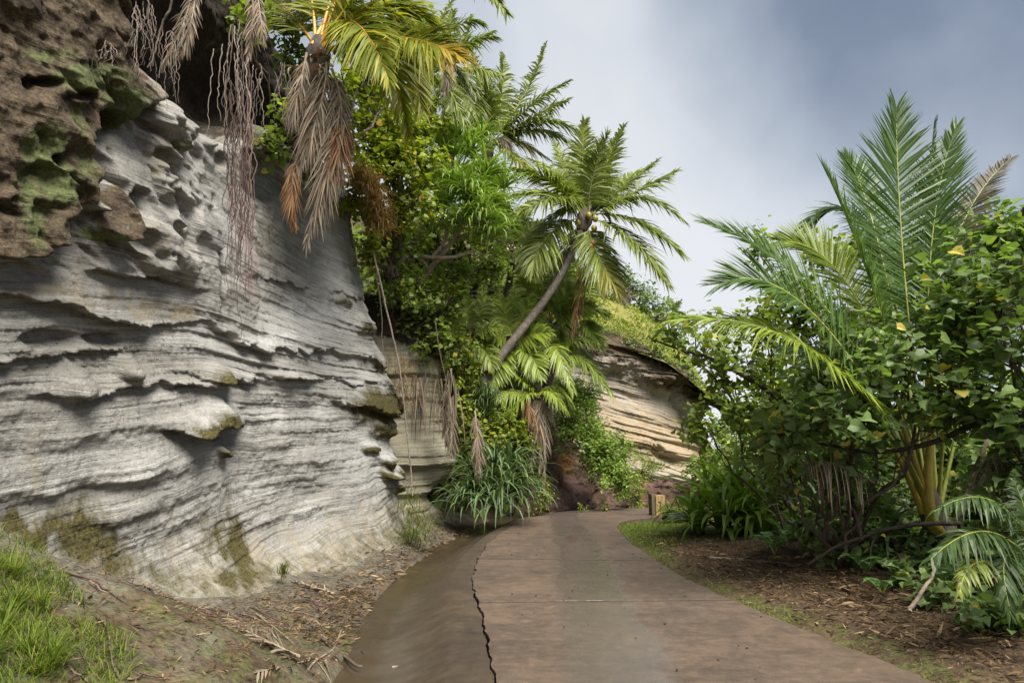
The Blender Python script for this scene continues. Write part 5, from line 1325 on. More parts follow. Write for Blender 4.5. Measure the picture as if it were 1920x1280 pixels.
single('grass', mb, M['grass'], (5, 36, 8), 'yellow green grass tufts on the brow of the far cliff', 'grass', 'stuff')
# ------------------------------------------------------------------ right side: palm, hibiscus trees, lily, ferns
dR = 9.2
baseR = G(1748, 1080, 0.1); baseR = A(5.75, 9.3, 0.15)
pR = root('coconut_palm', baseR, 'young coconut palm with yellow stalks and tall green fronds among the right bushes', 'palm')
cR = W(1745, 962, dR)
FL = A(0, -1, 0.1)
def rf(m, t_, dm, dt, face, b=(1745, 960), **kw):
    o = dict(leaf=1.0, pairs=125, bare=.36, droop=.12, width=.0145, mat='palm_green', rib='rib_green', rib_r=.026, ang=(72, 20), vlift=.18, jitter=.06)
    o.update(kw)
    return frond(pR, W(b[0], b[1], dR), W(m[0], m[1], dR + dm), W(t_[0], t_[1], dR + dt), face, **o)
rf((1698, 540), (1680, 203), 0, .2, A(.1, -1, .0), leaf=1.25, b=(1750, 965))
rf((1652, 590), (1545, 316), -.4, -.2, A(.8, -.6, .3), leaf=.9)
rf((1742, 520), (1792, 240), -.1, .3, A(-.7, -.8, .1), leaf=.85, b=(1755, 962), ang=(50, 14))
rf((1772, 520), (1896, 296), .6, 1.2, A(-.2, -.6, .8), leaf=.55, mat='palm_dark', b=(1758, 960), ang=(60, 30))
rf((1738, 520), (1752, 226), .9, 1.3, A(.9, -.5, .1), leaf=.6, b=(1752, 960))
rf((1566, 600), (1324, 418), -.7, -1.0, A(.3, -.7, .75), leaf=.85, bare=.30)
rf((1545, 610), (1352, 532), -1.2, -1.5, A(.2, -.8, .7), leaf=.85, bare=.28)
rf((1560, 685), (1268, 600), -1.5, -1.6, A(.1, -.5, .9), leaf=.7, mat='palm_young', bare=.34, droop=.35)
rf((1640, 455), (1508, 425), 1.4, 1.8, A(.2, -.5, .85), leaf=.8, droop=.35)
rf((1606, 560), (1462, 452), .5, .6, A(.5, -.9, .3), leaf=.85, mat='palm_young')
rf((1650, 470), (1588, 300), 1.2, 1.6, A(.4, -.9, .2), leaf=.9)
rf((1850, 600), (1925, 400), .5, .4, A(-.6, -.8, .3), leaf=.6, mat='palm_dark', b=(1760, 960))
rf((1800, 640), (1880, 560), -.4, -.6, A(-.4, -.6, .7), leaf=.7, b=(1760, 960))
rf((1600, 720), (1470, 650), .6, .9, A(.1, -.6, .8), leaf=.7, bare=.4, droop=.4)
mb = MB(); tube(mb, [baseR - A(0, 0, .2), baseR + A(0, 0, .25), cR + A(.02, 0, .0), cR + A(.0, .05, .5)], [.22, .19, .16, .07], 12); part('trunk', mb, M['fibre'], pR)
# yellow stalk bases clasping the trunk
for (b, m, t_, r0) in (((1752, 985), (1740, 900), (1754, 760), .052), ((1738, 955), (1712, 860), (1680, 770), .042), ((1730, 960), (1700, 890), (1672, 830), .03)):
    mb = MB(); c = bezier3(W(*b, dR - .22), W(*m, dR - .3), W(*t_, dR - .2), 16); tube(mb, c, np.linspace(r0 * 1.5, r0 * .75, 16), 8, rng.random()); part('leaf_stalk', mb, M['rib_yellow'], pR)
mb = MB(); tube(mb, [W(1765, 1000, dR - .25), W(1752, 985, dR - .26), W(1735, 975, dR - .2)], [.06, .09, .05], 8); part('leaf_stalk', mb, M['rib_yellow'], pR)

# seedling palm low at the right edge
sd = root('palm_seedling', A(4.95, 6.2, .1), 'low seedling palm with drooping green fronds at the right edge of the verge', 'palm')
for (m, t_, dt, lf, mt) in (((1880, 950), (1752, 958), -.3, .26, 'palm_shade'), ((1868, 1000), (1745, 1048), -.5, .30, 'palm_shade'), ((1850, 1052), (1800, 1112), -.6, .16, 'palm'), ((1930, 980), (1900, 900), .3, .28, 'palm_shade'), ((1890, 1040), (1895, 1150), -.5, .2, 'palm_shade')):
    frond(sd, W(1965, 1120, 6.0), W(*m, 6.0 + dt * .5), W(*t_, 6.0 + dt), A(0, -.35, 1), lf, 52, .22, .65, .012, mt, 'rib_green', .014, ang=(66, 30), vlift=.1)

H1 = dict(trunk_r=.028, category='tree', droop=.35, twig=.006, upface=.85, spread=1.1)
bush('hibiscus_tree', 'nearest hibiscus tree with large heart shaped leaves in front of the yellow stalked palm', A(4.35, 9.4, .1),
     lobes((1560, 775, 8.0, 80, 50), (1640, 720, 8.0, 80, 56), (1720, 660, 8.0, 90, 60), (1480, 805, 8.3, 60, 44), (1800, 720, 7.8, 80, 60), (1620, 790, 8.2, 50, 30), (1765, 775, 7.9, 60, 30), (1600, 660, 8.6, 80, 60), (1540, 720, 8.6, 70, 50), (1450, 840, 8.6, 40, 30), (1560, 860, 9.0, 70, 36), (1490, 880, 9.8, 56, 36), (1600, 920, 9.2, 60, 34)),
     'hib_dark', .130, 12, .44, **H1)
bush('hibiscus_tree', 'tall hibiscus tree with unseen canopy added for shade, reaching the right edge of the photo', A(6.2, 7.2, .1),
     lobes((1830, 590, 7.8, 80, 60), (1900, 520, 7.6, 80, 70), (1900, 660, 7.4, 70, 70), (1860, 440, 8.2, 60, 50), (1780, 520, 8.4, 64, 56), (1925, 420, 8.0, 50, 60), (1900, 800, 7.4, 70, 70), (1850, 760, 7.8, 60, 60), (1790, 620, 8, 70, 60), (1900, 880, 7.6, 60, 50)) + [(A(6.3, 5.2, 3.6), A(1.0, 1.0, .9)), (A(7.2, 3.8, 4.2), A(1.3, 1.3, 1.0)), (A(6.9, 5.8, 4.6), A(1.2, 1.2, .9)), (A(8.0, 4.8, 5.0), A(1.4, 1.4, 1.0)), (A(6.8, 2.6, 4.0), A(1.2, 1.2, .9))],  # the metre-placed lobes are unseen canopy, added to shade the right verge
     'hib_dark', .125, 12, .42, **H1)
bush('hibiscus_tree', 'hibiscus tree with an arching branch reaching left toward the far cliff', A(5.0, 12.2, .1),
     lobes((1255, 618, 11.6, 44, 24), (1310, 640, 11.6, 54, 34), (1365, 610, 11.8, 50, 40), (1400, 680, 11.6, 60, 50), (1360, 710, 11.6, 46, 36), (1450, 740, 11.2, 60, 56), (1390, 770, 11.4, 46, 36), (1310, 800, 11.6, 24, 24), (1440, 640, 12, 50, 44), (1500, 790, 11, 60, 40), (1420, 600, 12, 40, 40)),
     'hib', .115, 11, .30, **H1)
bush('hibiscus_tree', 'hibiscus foliage behind the tall palm fronds against the sky', A(7.5, 12.5, .1),
     lobes((1500, 590, 12.5, 70, 60), (1580, 600, 12.2, 70, 60), (1680, 580, 12, 80, 60), (1420, 470, 12.5, 16, 36), (1540, 470, 12.8, 30, 30), (1760, 480, 11.5, 60, 60), (1800, 420, 11, 44, 40), (1640, 660, 12, 90, 60), (1540, 690, 12, 80, 60), (1880, 560, 11, 90, 90), (1600, 470, 12.6, 40, 50), (1480, 540, 12.6, 60, 50), (1700, 500, 12, 60, 60), (1850, 460, 11, 70, 60)),
     'hib', .115, 12, .36, **H1)
bush('hibiscus_tree', 'deep green trees closing the view behind the palm and near hibiscus', A(11, 17, .1),
     lobes((1460, 760, 17, 70, 100), (1500, 780, 17, 90, 110), (1600, 800, 16, 100, 120), (1740, 780, 15, 110, 120), (1880, 780, 14, 110, 140), (1450, 900, 16, 80, 60), (1560, 920, 15, 100, 60), (1720, 920, 14, 110, 70), (1880, 920, 13, 110, 80), (1370, 870, 18, 40, 40)),
     'hib', .17, 8, .5, trunk_r=.05, category='tree', droop=.6, twig=.005)
bush('bend_bush', 'mid green bush beyond the bend right of the far cliff', W(1370, 900, 23),
     lobes((1352, 800, 24, 30, 40), (1385, 840, 23, 44, 50), (1345, 860, 22.5, 34, 34), (1400, 780, 24, 40, 50), (1310, 880, 22.5, 26, 22)), 'hib', .12, 9, .6, trunk_r=.03, category='bush')
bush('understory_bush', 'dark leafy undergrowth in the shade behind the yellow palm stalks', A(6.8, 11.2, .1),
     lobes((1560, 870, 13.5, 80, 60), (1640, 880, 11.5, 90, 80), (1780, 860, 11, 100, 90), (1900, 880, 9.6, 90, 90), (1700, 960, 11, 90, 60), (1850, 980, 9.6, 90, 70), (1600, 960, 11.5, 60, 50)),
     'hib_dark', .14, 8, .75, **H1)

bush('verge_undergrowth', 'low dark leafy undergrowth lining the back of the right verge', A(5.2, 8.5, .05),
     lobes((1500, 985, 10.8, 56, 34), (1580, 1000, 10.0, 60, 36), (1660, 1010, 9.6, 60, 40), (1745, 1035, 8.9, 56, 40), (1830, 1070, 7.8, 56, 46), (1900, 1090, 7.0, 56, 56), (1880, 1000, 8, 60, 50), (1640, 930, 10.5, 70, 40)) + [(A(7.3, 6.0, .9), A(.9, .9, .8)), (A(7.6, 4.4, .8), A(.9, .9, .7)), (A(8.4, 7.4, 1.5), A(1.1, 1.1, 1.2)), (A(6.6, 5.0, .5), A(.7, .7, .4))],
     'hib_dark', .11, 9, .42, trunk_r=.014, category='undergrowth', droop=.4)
sg = root('strap_leaf_clump', G(1560, 1030), 'dark long strap leaves arching in the shade right of the lily clump', 'plant')
for (qx, qy, dd) in ((1545, 960, 10.8), (1600, 985, 10.2), (1500, 965, 11.2), (1660, 1000, 9.6), (1720, 1010, 9.6)):
    rosette(sg, W(qx, qy + 20, dd), 26, .95, .034, 'pandan_dark', (0, -.4, .5), bend=(.9, 2.0))
# bare arching limbs in the shade
for lab, pts, r0, r1 in (('dark arching hibiscus limb crossing under the near leaves', [(1930, 800, 7.6), (1850, 790, 7.8), (1750, 830, 8.2), (1640, 850, 8.6), (1540, 835, 9.0), (1500, 830, 9.2)], .045, .014),
                 ('grey fallen pole leaning up from the leaf litter', [(1515, 1058, 9.2), (1580, 1020, 9.0), (1680, 990, 8.8), (1780, 985, 8.8), (1800, 990, 8.9)], .022, .03),
                 ('short pale stick propped in the ground near the ferns', [(1705, 1145, 6.9), (1740, 1095, 6.9), (1755, 1050, 7.0)], .022, .012),
                 ('branch arching out left toward the far cliff', [(1480, 760, 11.4), (1420, 720, 11.4), (1330, 668, 11.5), (1270, 650, 11.6), (1215, 630, 11.7)], .05, .012),
                 ('slanting grey stem behind the yellow stalks', [(1790, 1010, 9.6), (1810, 930, 9.8), (1850, 820, 10)], .05, .035)):
    mb = MB(); p = [W(*q) for q in pts]; c = spline(p, 40); c[1:-1] += np.cumsum(rng.normal(0, .006, (38, 3)), 0) * .6
    tube(mb, c, np.linspace(r0, r1, 40), 7, rng.random())
    single('branch', mb, M['bark'] if 'pale' not in lab else M['bark_pale'], p[0], lab, 'branch', group='loose and bare branches')
# dead frond hanging in the shade
hd = root('dead_frond', W(1560, 890, 8.4), 'tan dead palm frond hanging in front of the dark undergrowth', 'frond')
frond(hd, W(1640, 905, 8.5), W(1560, 868, 8.4), W(1512, 872, 8.3), A(0, -.3, 1), .22, 24, .1, 2.0, .009, 'dead', 'rib_dead', .01, 'leaf_blade', (80, 60), -.1, .2)
hd = root('dead_frond', W(1860, 900, 7.6), 'grey dead palm frond hanging near the right edge of the photo', 'frond')
frond(hd, W(1890, 840, 7.8), W(1860, 850, 7.8), W(1845, 900, 7.7), A(0, -.3, 1), .3, 22, .1, 1.6, .008, 'dead', 'rib_dead', .01, 'leaf_blade', (60, 30), -.1, .2)

# lily: every strap leaf is a piece of its own
lc = G(1405, 1010); lc = A(lc[0], lc[1], .05)
lily = root('lily_clump', lc, 'large clump of broad glossy strap leaves on the verge beside the post', 'lily')
for (ox, oy, oz, n, L) in ((0, 0, .2, 44, 1.55), (-.50, -.1, .15, 40, 1.4), (.45, .25, .25, 36, 1.6), (-.05, .6, .6, 36, 1.6), (-.85, .35, .15, 30, 1.2), (.1, -.3, .05, 28, 1.2), (.9, .4, .3, 30, 1.5), (-.5, .8, .6, 24, 1.4)):
    for k in range(n):
        mb = MB()
        hd_ = (k + rng.random()) * 2.399
        sp = (k / n) ** .8
        straps(mb, (lc + A(ox, oy, oz) + rng.normal(0, .05, 3))[None], hd_, math.radians(86 - 62 * sp) + rng.normal(0, .08), L * rng.uniform(.7, 1.1), .060 * rng.uniform(.8, 1.25), rng.uniform(.5, 1.5) + sp * 1.1, 9, .32, 1.7, None, 2.6, .75, rng.normal(0, .2))
        part('leaf', mb, M['lily'], lily, smooth=True)
l2c = W(1262, 965, 16.2)
lily2 = root('lily_clump', l2c, 'small bright green leaf clump behind the wooden post', 'lily')
for k in range(34):
    mb = MB(); straps(mb, (l2c + A(rng.uniform(-.15, .3), rng.uniform(-.1, .3), -.1))[None], rng.random() * 6.28, rng.uniform(.5, 1.45), rng.uniform(.4, .7), .035, rng.uniform(.5, 1.4), 6, .3)
    part('leaf', mb, M['grass'], lily2)

# ferns along the bush edge
for (qx, qy, z, n, L, lab) in ((1452, 1045, .05, 6, .62, 'tall fern standing right of the lily clump'), (1475, 1020, .1, 5, .4, 'small fern between the lily clump and the pole'),
                               (1625, 1085, .05, 6, .50, 'fern with light fronds above the leaf litter'), (1690, 1100, .05, 6, .55, 'fern in front of the palm trunk'),
                               (1655, 1120, .03, 6, .34, 'low fern at the edge of the leaf litter'), (1880, 1180, .05, 6, .38, 'fern low at the right edge of the verge'),
                               (1780, 1120, .05, 6, .45, 'dark fern under the seedling palm'), (1740, 1075, .1, 6, .5, 'dark fern at the foot of the yellow stalked palm'),
                               (1570, 1050, .1, 6, .42, 'fern in the shade behind the fallen pole'), (1840, 1120, .08, 6, .5, 'shaded fern behind the seedling palm'), (1915, 1130, .08, 5, .5, 'fern cut by the right edge of the photo')):
    fern('fern', G(qx, qy, z), n, L, lab, group='ferns along the verge')
bush('ground_creeper', 'low round leaved creeper beside the fallen pole', G(1555, 1045, .05), lobes((1550, 1025, 9.4, 34, 12), (1620, 1040, 9.2, 20, 10)), 'hib_dark', .11, 7, .5, trunk_r=.01, category='creeper')
bush('ground_creeper', 'low leafy creeper under the seedling palm', G(1800, 1140, .05), lobes((1760, 1110, 7.2, 40, 18), (1850, 1150, 6.4, 40, 22), (1700, 1080, 8, 40, 22), (1910, 1160, 6.2, 40, 30)), 'hib_dark', .10, 7, .42, trunk_r=.01, category='creeper')

# wooden post with a slot
pc = G(1232, 966)
post = root('wooden_post', pc, 'short weathered wooden post with a dark slot beside the bend', 'post')
def boxm(mb, c, s, rz=0, bev=.008):
    x, y, z = np.asarray(s) / 2
    pr = [(-x + bev, -y), (x - bev, -y), (x, -y + bev), (x, y - bev), (x - bev, y), (-x + bev, y), (-x, y - bev), (-x, -y + bev)]
    V = [(a, b, zz_) for zz_ in (-z, z - bev) for a, b in pr] + [(a * .94, b * .94, z) for a, b in pr]
    V = np.array(V); cz, sz = math.cos(rz), math.sin(rz)
    V = np.stack([V[:, 0] * cz - V[:, 1] * sz, V[:, 0] * sz + V[:, 1] * cz, V[:, 2]], 1) + np.asarray(c)
    F = []
    for lv in (0, 8):
        F += [(lv + i, lv + (i + 1) % 8, lv + 8 + (i + 1) % 8, lv + 8 + i) for i in range(8)]
    mb.add(V, F); mb.add(V[16:24], [(0, 1, 2, 3), (0, 3, 4, 7), (4, 5, 6, 7)])
mb = MB(); boxm(mb, pc + A(.05, 0, .24), (.26, .24, .56), .25); part('post_body', mb, M['post'], post, smooth=False)
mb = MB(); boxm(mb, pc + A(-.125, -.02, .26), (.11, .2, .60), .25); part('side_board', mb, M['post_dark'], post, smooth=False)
mb = MB(); boxm(mb, pc + A(.07, -.123, .24), (.022, .012, .26), .25, .002); part('slot', mb, M['blackrock'], post, smooth=False)
mb = MB(); boxm(mb, pc + A(.05, -.13, .36), (.07, .012, .022), .25, .002); part('slot', mb, M['blackrock'], post, smooth=False)
for k, (qx, qy, r_, lab) in enumerate(((1268, 982, .24, 'dark mossy boulder left of the lily clump'), (1300, 1004, .18, 'small dark stone tucked under the lily leaves'), (1255, 972, .15, 'small dark stone just right of the wooden post'))):
    mb = MB(); p = G(qx, qy); ball(mb, p + A(0, 0, r_ * .35), r_, (1.2, 1, .8), 18, 12, .5, .5, 3 + k)
    single('boulder', mb, M['blackrock'], p, lab, 'boulder', group='dark boulders beside the post')
# ------------------------------------------------------------------ roots and vines on the cliff
def wallpt(px_, py_, off=0.0):
    """a point on the cliff surface seen at that spot of the photograph, lifted off by off metres"""
    i = np.argmin((_cpx - px_) ** 2 + (_cpy - py_) ** 2 + np.where(_cvis, 0, 1e6))
    p = Pc.reshape(-1, 3)[i]
    return p + A(.9, -.35, 0) * off
_cpx, _cpy = proj(Pc.reshape(-1, 3)); _cvis = np.ones(len(_cpx), bool)
def root_bunch(label, x0, x1, y0, y1, n, depth, r, mat, jit=10, amp=.05):
    o = root('hanging_roots', W((x0 + x1) / 2, y0, depth), label, 'roots', 'roots hanging down the cliff')
    for k in range(n):
        a = rng.uniform(x0, x1); L = rng.uniform(.45, 1) * (y1 - y0)
        dd = depth + rng.uniform(-.15, .15)
        ys = y0 + rng.uniform(-.15, .25) * (y1 - y0)
        p = wobble(W(a, ys, dd), W(a + rng.normal(0, jit), ys + L, dd - .05), 22, amp)
        mb = MB(); tube(mb, p, np.linspace(r, r * .4, 22) * rng.uniform(.6, 1.3), 4, rng.random(), cap=False)
        if rng.random() < .6:
            i = rng.integers(6, 16)
            tube(mb, wobble(p[i], p[i] + A(rng.normal(0, .12), rng.normal(0, .05), -rng.uniform(.15, .4)), 10, amp * .7), np.linspace(r * .5, r * .25, 10), 3, rng.random(), cap=False)
        part('root', mb, M[mat], o)
    return o
root_bunch('pale thin roots hanging in front of the dark hollow', 400, 470, 60, 260, 14, 7.9, .007, 'root')
root_bunch('tangle of pale roots left of the dark hollow', 250, 300, 0, 130, 14, 6.5, .006, 'root', 14)
root_bunch('fine roots hanging from the upper left of the hollow', 300, 345, 60, 190, 9, 6.8, .006, 'root', 12)
root_bunch('pale roots in a small bunch on the tan rock', 190, 215, 80, 125, 8, 6.0, .005, 'root', 8, .03)
root_bunch('reddish root curtain running down the grey cliff panel', 426, 470, 150, 545, 34, 8.2, .008, 'root_red', 9, .09)
root_bunch('roots hanging beside the dead fronds', 470, 545, 130, 260, 12, 8.8, .006, 'root', 14)
for lab, pts, r_ in (('long pale vine hanging down the right edge of the pale cliff', [(700, 470, 13.2), (716, 540, 13.2), (735, 620, 13.1), (748, 700, 13.0), (757, 790, 12.9), (764, 870, 12.9), (768, 930, 12.9)], .022),
                 ('thin vine beside the long pale vine', [(706, 500, 13.3), (712, 580, 13.3), (716, 660, 13.2)], .012),
                 ('dark vine in front of the shaded bush', [(818, 600, 15), (826, 660, 14.9), (838, 720, 14.9), (848, 790, 14.9)], .016),
                 ('thick pale root crossing the dark hollow', [(325, -10, 6.6), (300, 50, 6.6), (285, 90, 6.5), (272, 128, 6.4)], .014),
                 ('brown stem hanging over the buttress', [(780, 720, 14.8), (792, 770, 14.8), (800, 830, 14.8)], .012)):
    mb = MB(); p = [W(*q) for q in pts]; c = spline(p, 40); c += np.cumsum(rng.normal(0, .005, (40, 3)), 0)
    tube(mb, c, np.linspace(r_, r_ * .6, 40), 6, rng.random())
    single('vine', mb, M['root'] if 'dark' not in lab else M['bark'], p[0], lab, 'vine', group='vines hanging from the slope')
# dry grass tufts hanging at the cliff edge
def grass_tuft(name, lab, pts, n, L, mat, e=(.2, 1.2), bend=(1.5, 3.0), w=.006, jit=.12, cat='grass tuft'):
    mb = MB()
    P = np.concatenate([np.asarray(p)[None] + rng.normal(0, jit, (n, 3)) for p in pts]); N = len(P)
    straps(mb, P, rng.uniform(-3.2, .6, N), rng.uniform(e[0], e[1], N), L * rng.uniform(.5, 1.2, N), w, rng.uniform(bend[0], bend[1], N), 5, None, 1.4)
    return single(name, mb, M[mat], pts[0], lab, cat)
grass_tuft('dry_grass_tuft', 'orange brown dry grass hanging over the cliff edge by the bush', [W(675, 330, 12.6), W(690, 350, 12.7), W(700, 375, 12.8), W(708, 400, 12.9), W(712, 425, 13)], 220, .42, 'dry_grass', jit=.10)
grass_tuft('dry_grass_tuft', 'tan dry grass on the edge beside the long vine', [W(752, 690, 13.6), W(758, 720, 13.8), W(762, 750, 14)], 90, .35, 'dry_grass', jit=.10)
grass_tuft('grass_tuft', 'yellow green grass growing down the foot of the cliff corner', [W(766, 945, 13.2), W(778, 975, 12.9), W(790, 1000, 12.6), W(772, 1005, 12.6)], 120, .38, 'grass', e=(.5, 1.4), bend=(.8, 2.4), jit=.13)
sk = root('dead_leaf_skirt', W(800, 700, 15.4), 'curtain of grey dead leaves hanging under the shaded bush over the buttress', 'dead leaves')
for k in range(46):
    qx, qy = rng.uniform(775, 860), rng.uniform(690, 750)
    mb = MB(); straps(mb, np.array([W(qx, qy, 15.2 + rng.uniform(-.3, .3))]), rng.uniform(-2.4, -.6), rng.uniform(-1.5, -1.0), rng.uniform(.5, 1.3), .016, .3, 6, .4, 1, rng.random(1) * .5)
    part('dead_leaf', mb, M['dead'], sk)
for (a, b, c_, s_) in (((842, 740), (848, 800), (846, 850), .3), ((890, 770), (896, 830), (898, 900), .3), ((835, 720), (836, 780), (838, 830), .25)):
    dead_hang(sk, W(*a, 15.2), W(*b, 15.1), W(*c_, 15.1), s_)

# ------------------------------------------------------------------ grass and litter on the ground
def on_ground(x, y): return np.stack([x, y, ground_z(x, y)], -1)
def scatter_poly(poly, n):
    out = np.zeros((0, 2)); p = np.asarray(poly, float)
    while len(out) < n:
        q = rng.uniform(p.min(0), p.max(0), (n * 2, 2))
        out = np.vstack([out, q[sdf_poly(q[:, 0], q[:, 1], poly) > 0]])
    return out[:n]
# grassy bank, lower left
gp = scatter_poly([(-4.3, 3.0), (-1.75, 3.0), (-1.95, 4.0), (-2.45, 4.6), (-3.05, 5.0), (-3.7, 5.5), (-4.2, 5.3)], 15000)
dens = fbm(gp[:, 0] * 2.1, gp[:, 1] * 2.1, 15, 3) + .16 - .4 * sstep(-3.0, -2.1, gp[:, 0] + .25 * (4 - gp[:, 1]))
gp = gp[dens > rng.uniform(-.15, .2, len(gp))]
P = on_ground(gp[:, 0], gp[:, 1]) - A(0, 0, .01); n = len(P)
mb = MB(); straps(mb, P, rng.random(n) * 6.28, rng.uniform(.5, 1.45, n), rng.uniform(.05, .17, n), .0030, rng.uniform(.3, 1.9, n), 4, None, 1.5)
ct = scatter_poly([(-4.1, 3.2), (-2.2, 3.2), (-2.5, 4.0), (-3.2, 4.8), (-3.9, 5.2)], 55)
for q in ct:
    b = on_ground(q[None, 0], q[None, 1]); m = 70
    straps(mb, b + rng.normal(0, .02, (m, 3)) * A(1, 1, 0), rng.random(m) * 6.28, rng.uniform(.7, 1.5, m), rng.uniform(.10, .28, m), .0034, rng.uniform(.4, 1.7, m), 5, None, 1.5, np.clip(rng.random(m) * .6 + rng.uniform(0, .5), 0, 1))
single('grass', mb, M['grass'], (-3, 4.2, .5), 'long green grass on the bank in the lower left corner', 'grass', 'stuff')
# moss-like short grass by the post and thin weeds on the verge
gp = scatter_poly([(2.2, 14.0), (2.25, 16.4), (3.2, 17.2), (4.6, 17.0), (4.0, 14.5), (3.1, 12.6), (2.4, 11.6)], 7000)
P = on_ground(gp[:, 0], gp[:, 1]); n = len(P)
mb = MB(); straps(mb, P, rng.random(n) * 6.28, rng.uniform(.3, 1.3, n), rng.uniform(.03, .08, n), .006, rng.uniform(.3, 1.5, n), 2, None)
yv = rng.uniform(5, 13, 2600); xv = xr(yv) + np.abs(rng.normal(0, .16, 2600)) + .03
k_ = fbm(xv * 1.8, yv * 1.8, 29, 3) > .02
P = on_ground(xv[k_], yv[k_]); n = len(P)
straps(mb, P, rng.random(n) * 6.28, rng.uniform(.3, 1.3, n), rng.uniform(.02, .06, n), .004, rng.uniform(.3, 1.5, n), 2, None)
single('grass', mb, M['grass'], (3, 14, 0), 'short mossy grass on the right verge by the bend', 'grass', 'stuff')
gt = G(530, 1082, .1)
grass_tuft('grass_tuft', 'small green grass tuft at the foot of the pale cliff', [W(530, 1078, 8.6)], 60, .22, 'grass', e=(.8, 1.5), bend=(.4, 1.6), w=.005, jit=.03)

mb = MB()
for k in range(26):
    y_ = rng.uniform(3.9, 8.6); u0 = rng.uniform(.35, .95); x0_ = (xl(y_) - 1.3) * (1 - u0) + (xw(y_) + .5) * u0
    x1_ = x0_ + rng.uniform(.15, .7); y1_ = y_ + rng.normal(-.1, .25)
    t_ = np.linspace(0, 1, 10); pp = np.stack([x0_ + (x1_ - x0_) * t_, y_ + (y1_ - y_) * t_, 0 * t_], 1) + np.cumsum(rng.normal(0, .014, (10, 3)), 0)
    pp[:, 2] = ground_z(pp[:, 0], pp[:, 1]) + .008 + .03 * np.sin(t_ * 3.1) * rng.random()
    tube(mb, pp, np.linspace(.009, .003, 10) * rng.uniform(.5, 1.3), 4, rng.random(), cap=False)
single('exposed_roots', mb, M['root_red'], (-2.4, 6, .1), 'tangle of thin exposed roots on the dirt bank below the pale cliff', 'roots', 'stuff')
def litter(name, lab, x, y, smax, mat, long=.3, lift=.01):
    n = len(x); P = on_ground(x, y) + A(0, 0, 1) * (lift + rng.random(n)[:, None] * .025)
    mb = MB(); L = rng.uniform(.25, 1, n) ** 1.6 * smax
    straps(mb, P, rng.random(n) * 6.28, rng.uniform(-.12, .35, n), L, np.where(rng.random(n) < long, .0055, L * .13).clip(.004, .016), rng.uniform(-.3, .8, n), 3, .3, 1.0, None, 2, .5, rng.normal(0, .7, n))
    return single(name, mb, M[mat], P[0], lab, 'leaf litter', 'stuff')
yv = rng.uniform(4.5, 14, 6500); xv = xr(yv) + .12 + rng.gamma(2.2, .5, 6500)
litter('leaf_litter', 'small brown fallen leaves and twigs over the right verge', xv, yv, .12, 'litter', .6, .012)
yv = rng.uniform(5.8, 11.5, 1500); xv = np.interp(yv, [6.2, 7, 8, 9.5, 11], [4.0, 4.0, 3.9, 3.85, 3.7]) + rng.normal(0, .36, 1500)
litter('leaf_litter', 'band of long tan fallen palm leaflets along the bush edge', xv, yv, .36, 'litter', .85, .02)
yv = rng.uniform(6.5, 16.5, 3200); ev = rng.gamma(3, .16, 3200)
xv = xl(yv) - 1.05 * np.interp(yv, [1, 8, 12, 15, 18], [1.05, 1, .85, .72, .6]) - ev
litter('leaf_litter', 'dark leaf litter lining the drain below the cliff', xv, yv, .16, 'litter', .6, .02)
yv = rng.uniform(3.8, 9, 3200); uv = rng.random(3200)
xv = (xl(yv) - 1.3) * (1 - uv) + (xw(yv) + .55) * uv
litter('leaf_litter', 'twigs and dry leaf bits on the soil below the pale cliff', xv, yv, .13, 'litter', .95)
# nuts and grit on the lane
mb = MB()
for k in range(80):
    y_ = rng.uniform(4.2, 16) ** 1.0; x_ = rng.uniform(xl(y_) + .1, xr(y_) - .1); r_ = rng.uniform(.004, .012)
    ball(mb, (x_, y_, .016 + r_ * .5), r_, (1.2, 1, .8), 6, 4, rng.random())
single('grit', mb, M['pebble'], (1, 8, 0), 'scattered small dark nuts and grit on the lane', 'grit', 'stuff', smooth=False)

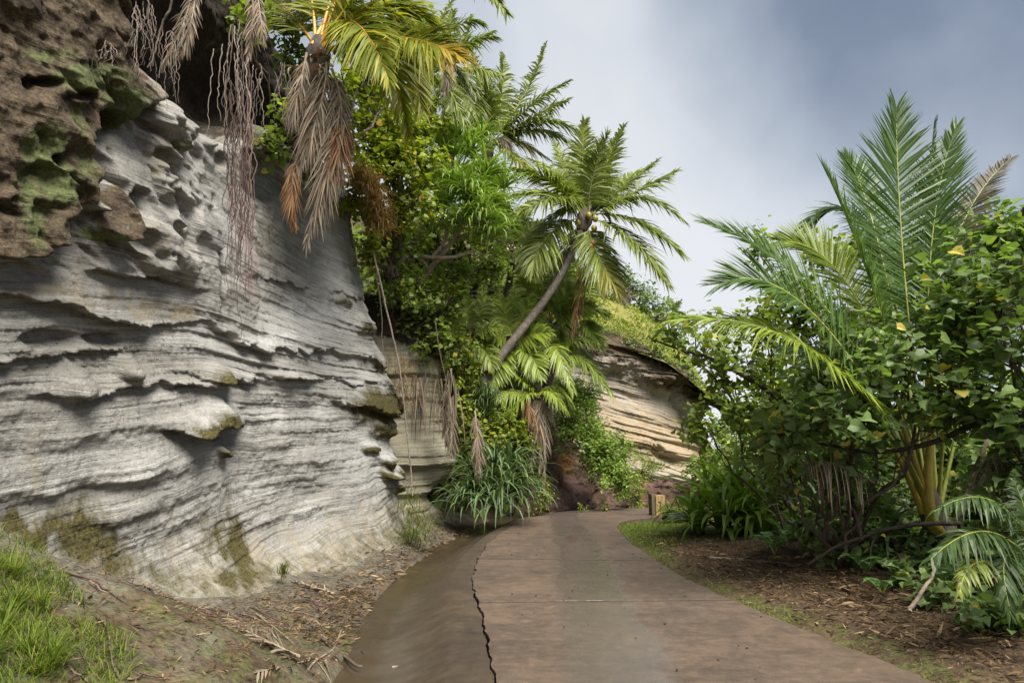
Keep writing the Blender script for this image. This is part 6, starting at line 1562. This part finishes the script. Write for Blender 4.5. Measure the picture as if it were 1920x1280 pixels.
# fallen dead fronds and sticks at the foot of the cliff
def fallen(lab, a, m, b, leaf, pairs=30):
    pts = []
    for q in (a, m, b):
        g = G(*q, 0.15); g[2] = float(ground_z(np.array([g[0]]), np.array([g[1]]))[0]) + .05
        h = G(*q, g[2] + 0.0); pts.append(h)
    r = root('fallen_frond', pts[0], lab, 'frond', 'fallen dead fronds at the cliff foot')
    frond(r, pts[0], pts[1], pts[2], A(0, 0, 1), leaf, pairs, .05, .15, .010, 'dead', 'rib_dead', .012, 'leaf_blade', (45, 18), .05, .22, gap=.15)
fallen('grey fallen frond lying closest to the camera by the gutter', (690, 1215), (590, 1235), (470, 1262), .40)
fallen('tan fallen frond lying along the edge of the gutter', (730, 1160), (660, 1160), (575, 1172), .36)
fallen('brown fallen frond half buried on the dirt slope', (560, 1230), (500, 1200), (440, 1170), .3)
fallen('pale fallen frond at the inner edge of the gutter', (720, 1120), (690, 1100), (640, 1090), .26)
fallen('small fallen frond below the grass tuft', (625, 1112), (590, 1100), (545, 1088), .16)
fallen('dead frond on the dirt right of the verge litter', (1330, 1045), (1420, 1050), (1520, 1062), .16)
for lab, pts, r_ in (('bent pale stick beside the nearest fallen frond', [(560, 1278), (590, 1240), (625, 1215), (640, 1180)], .012), ('dark curved stick at the gutter edge', [(600, 1195), (630, 1215), (665, 1245), (680, 1248)], .02),
                 ('thin stick lying on the left soil', [(480, 1150), (520, 1180), (550, 1205)], .008), ('curled dry leaf strip on the grass bank', [(40, 1000), (65, 992), (85, 1010), (105, 1035)], .016),
                 ('short brown stick lying in the gutter', [(735, 1250), (760, 1248), (785, 1244)], .012), ('curved tan stick on the right verge', [(1435, 1126), (1500, 1132), (1540, 1130), (1558, 1121)], .014)):
    P = []
    for q in pts:
        g = G(*q, .1); z_ = float(ground_z(np.array([g[0]]), np.array([g[1]]))[0])
        if 'gutter' in lab and z_ < -.2: z_ = -.2
        P.append(G(*q, z_ + r_ + (.03 if 'dark' in lab or 'bent' in lab else 0)))
    mb = MB(); tube(mb, spline(P, 24), np.linspace(r_, r_ * .5, 24), 6, rng.random())
    single('stick', mb, M['bark_pale'] if 'dark' not in lab else M['bark'], P[0], lab, 'stick', group='sticks lying on the ground')
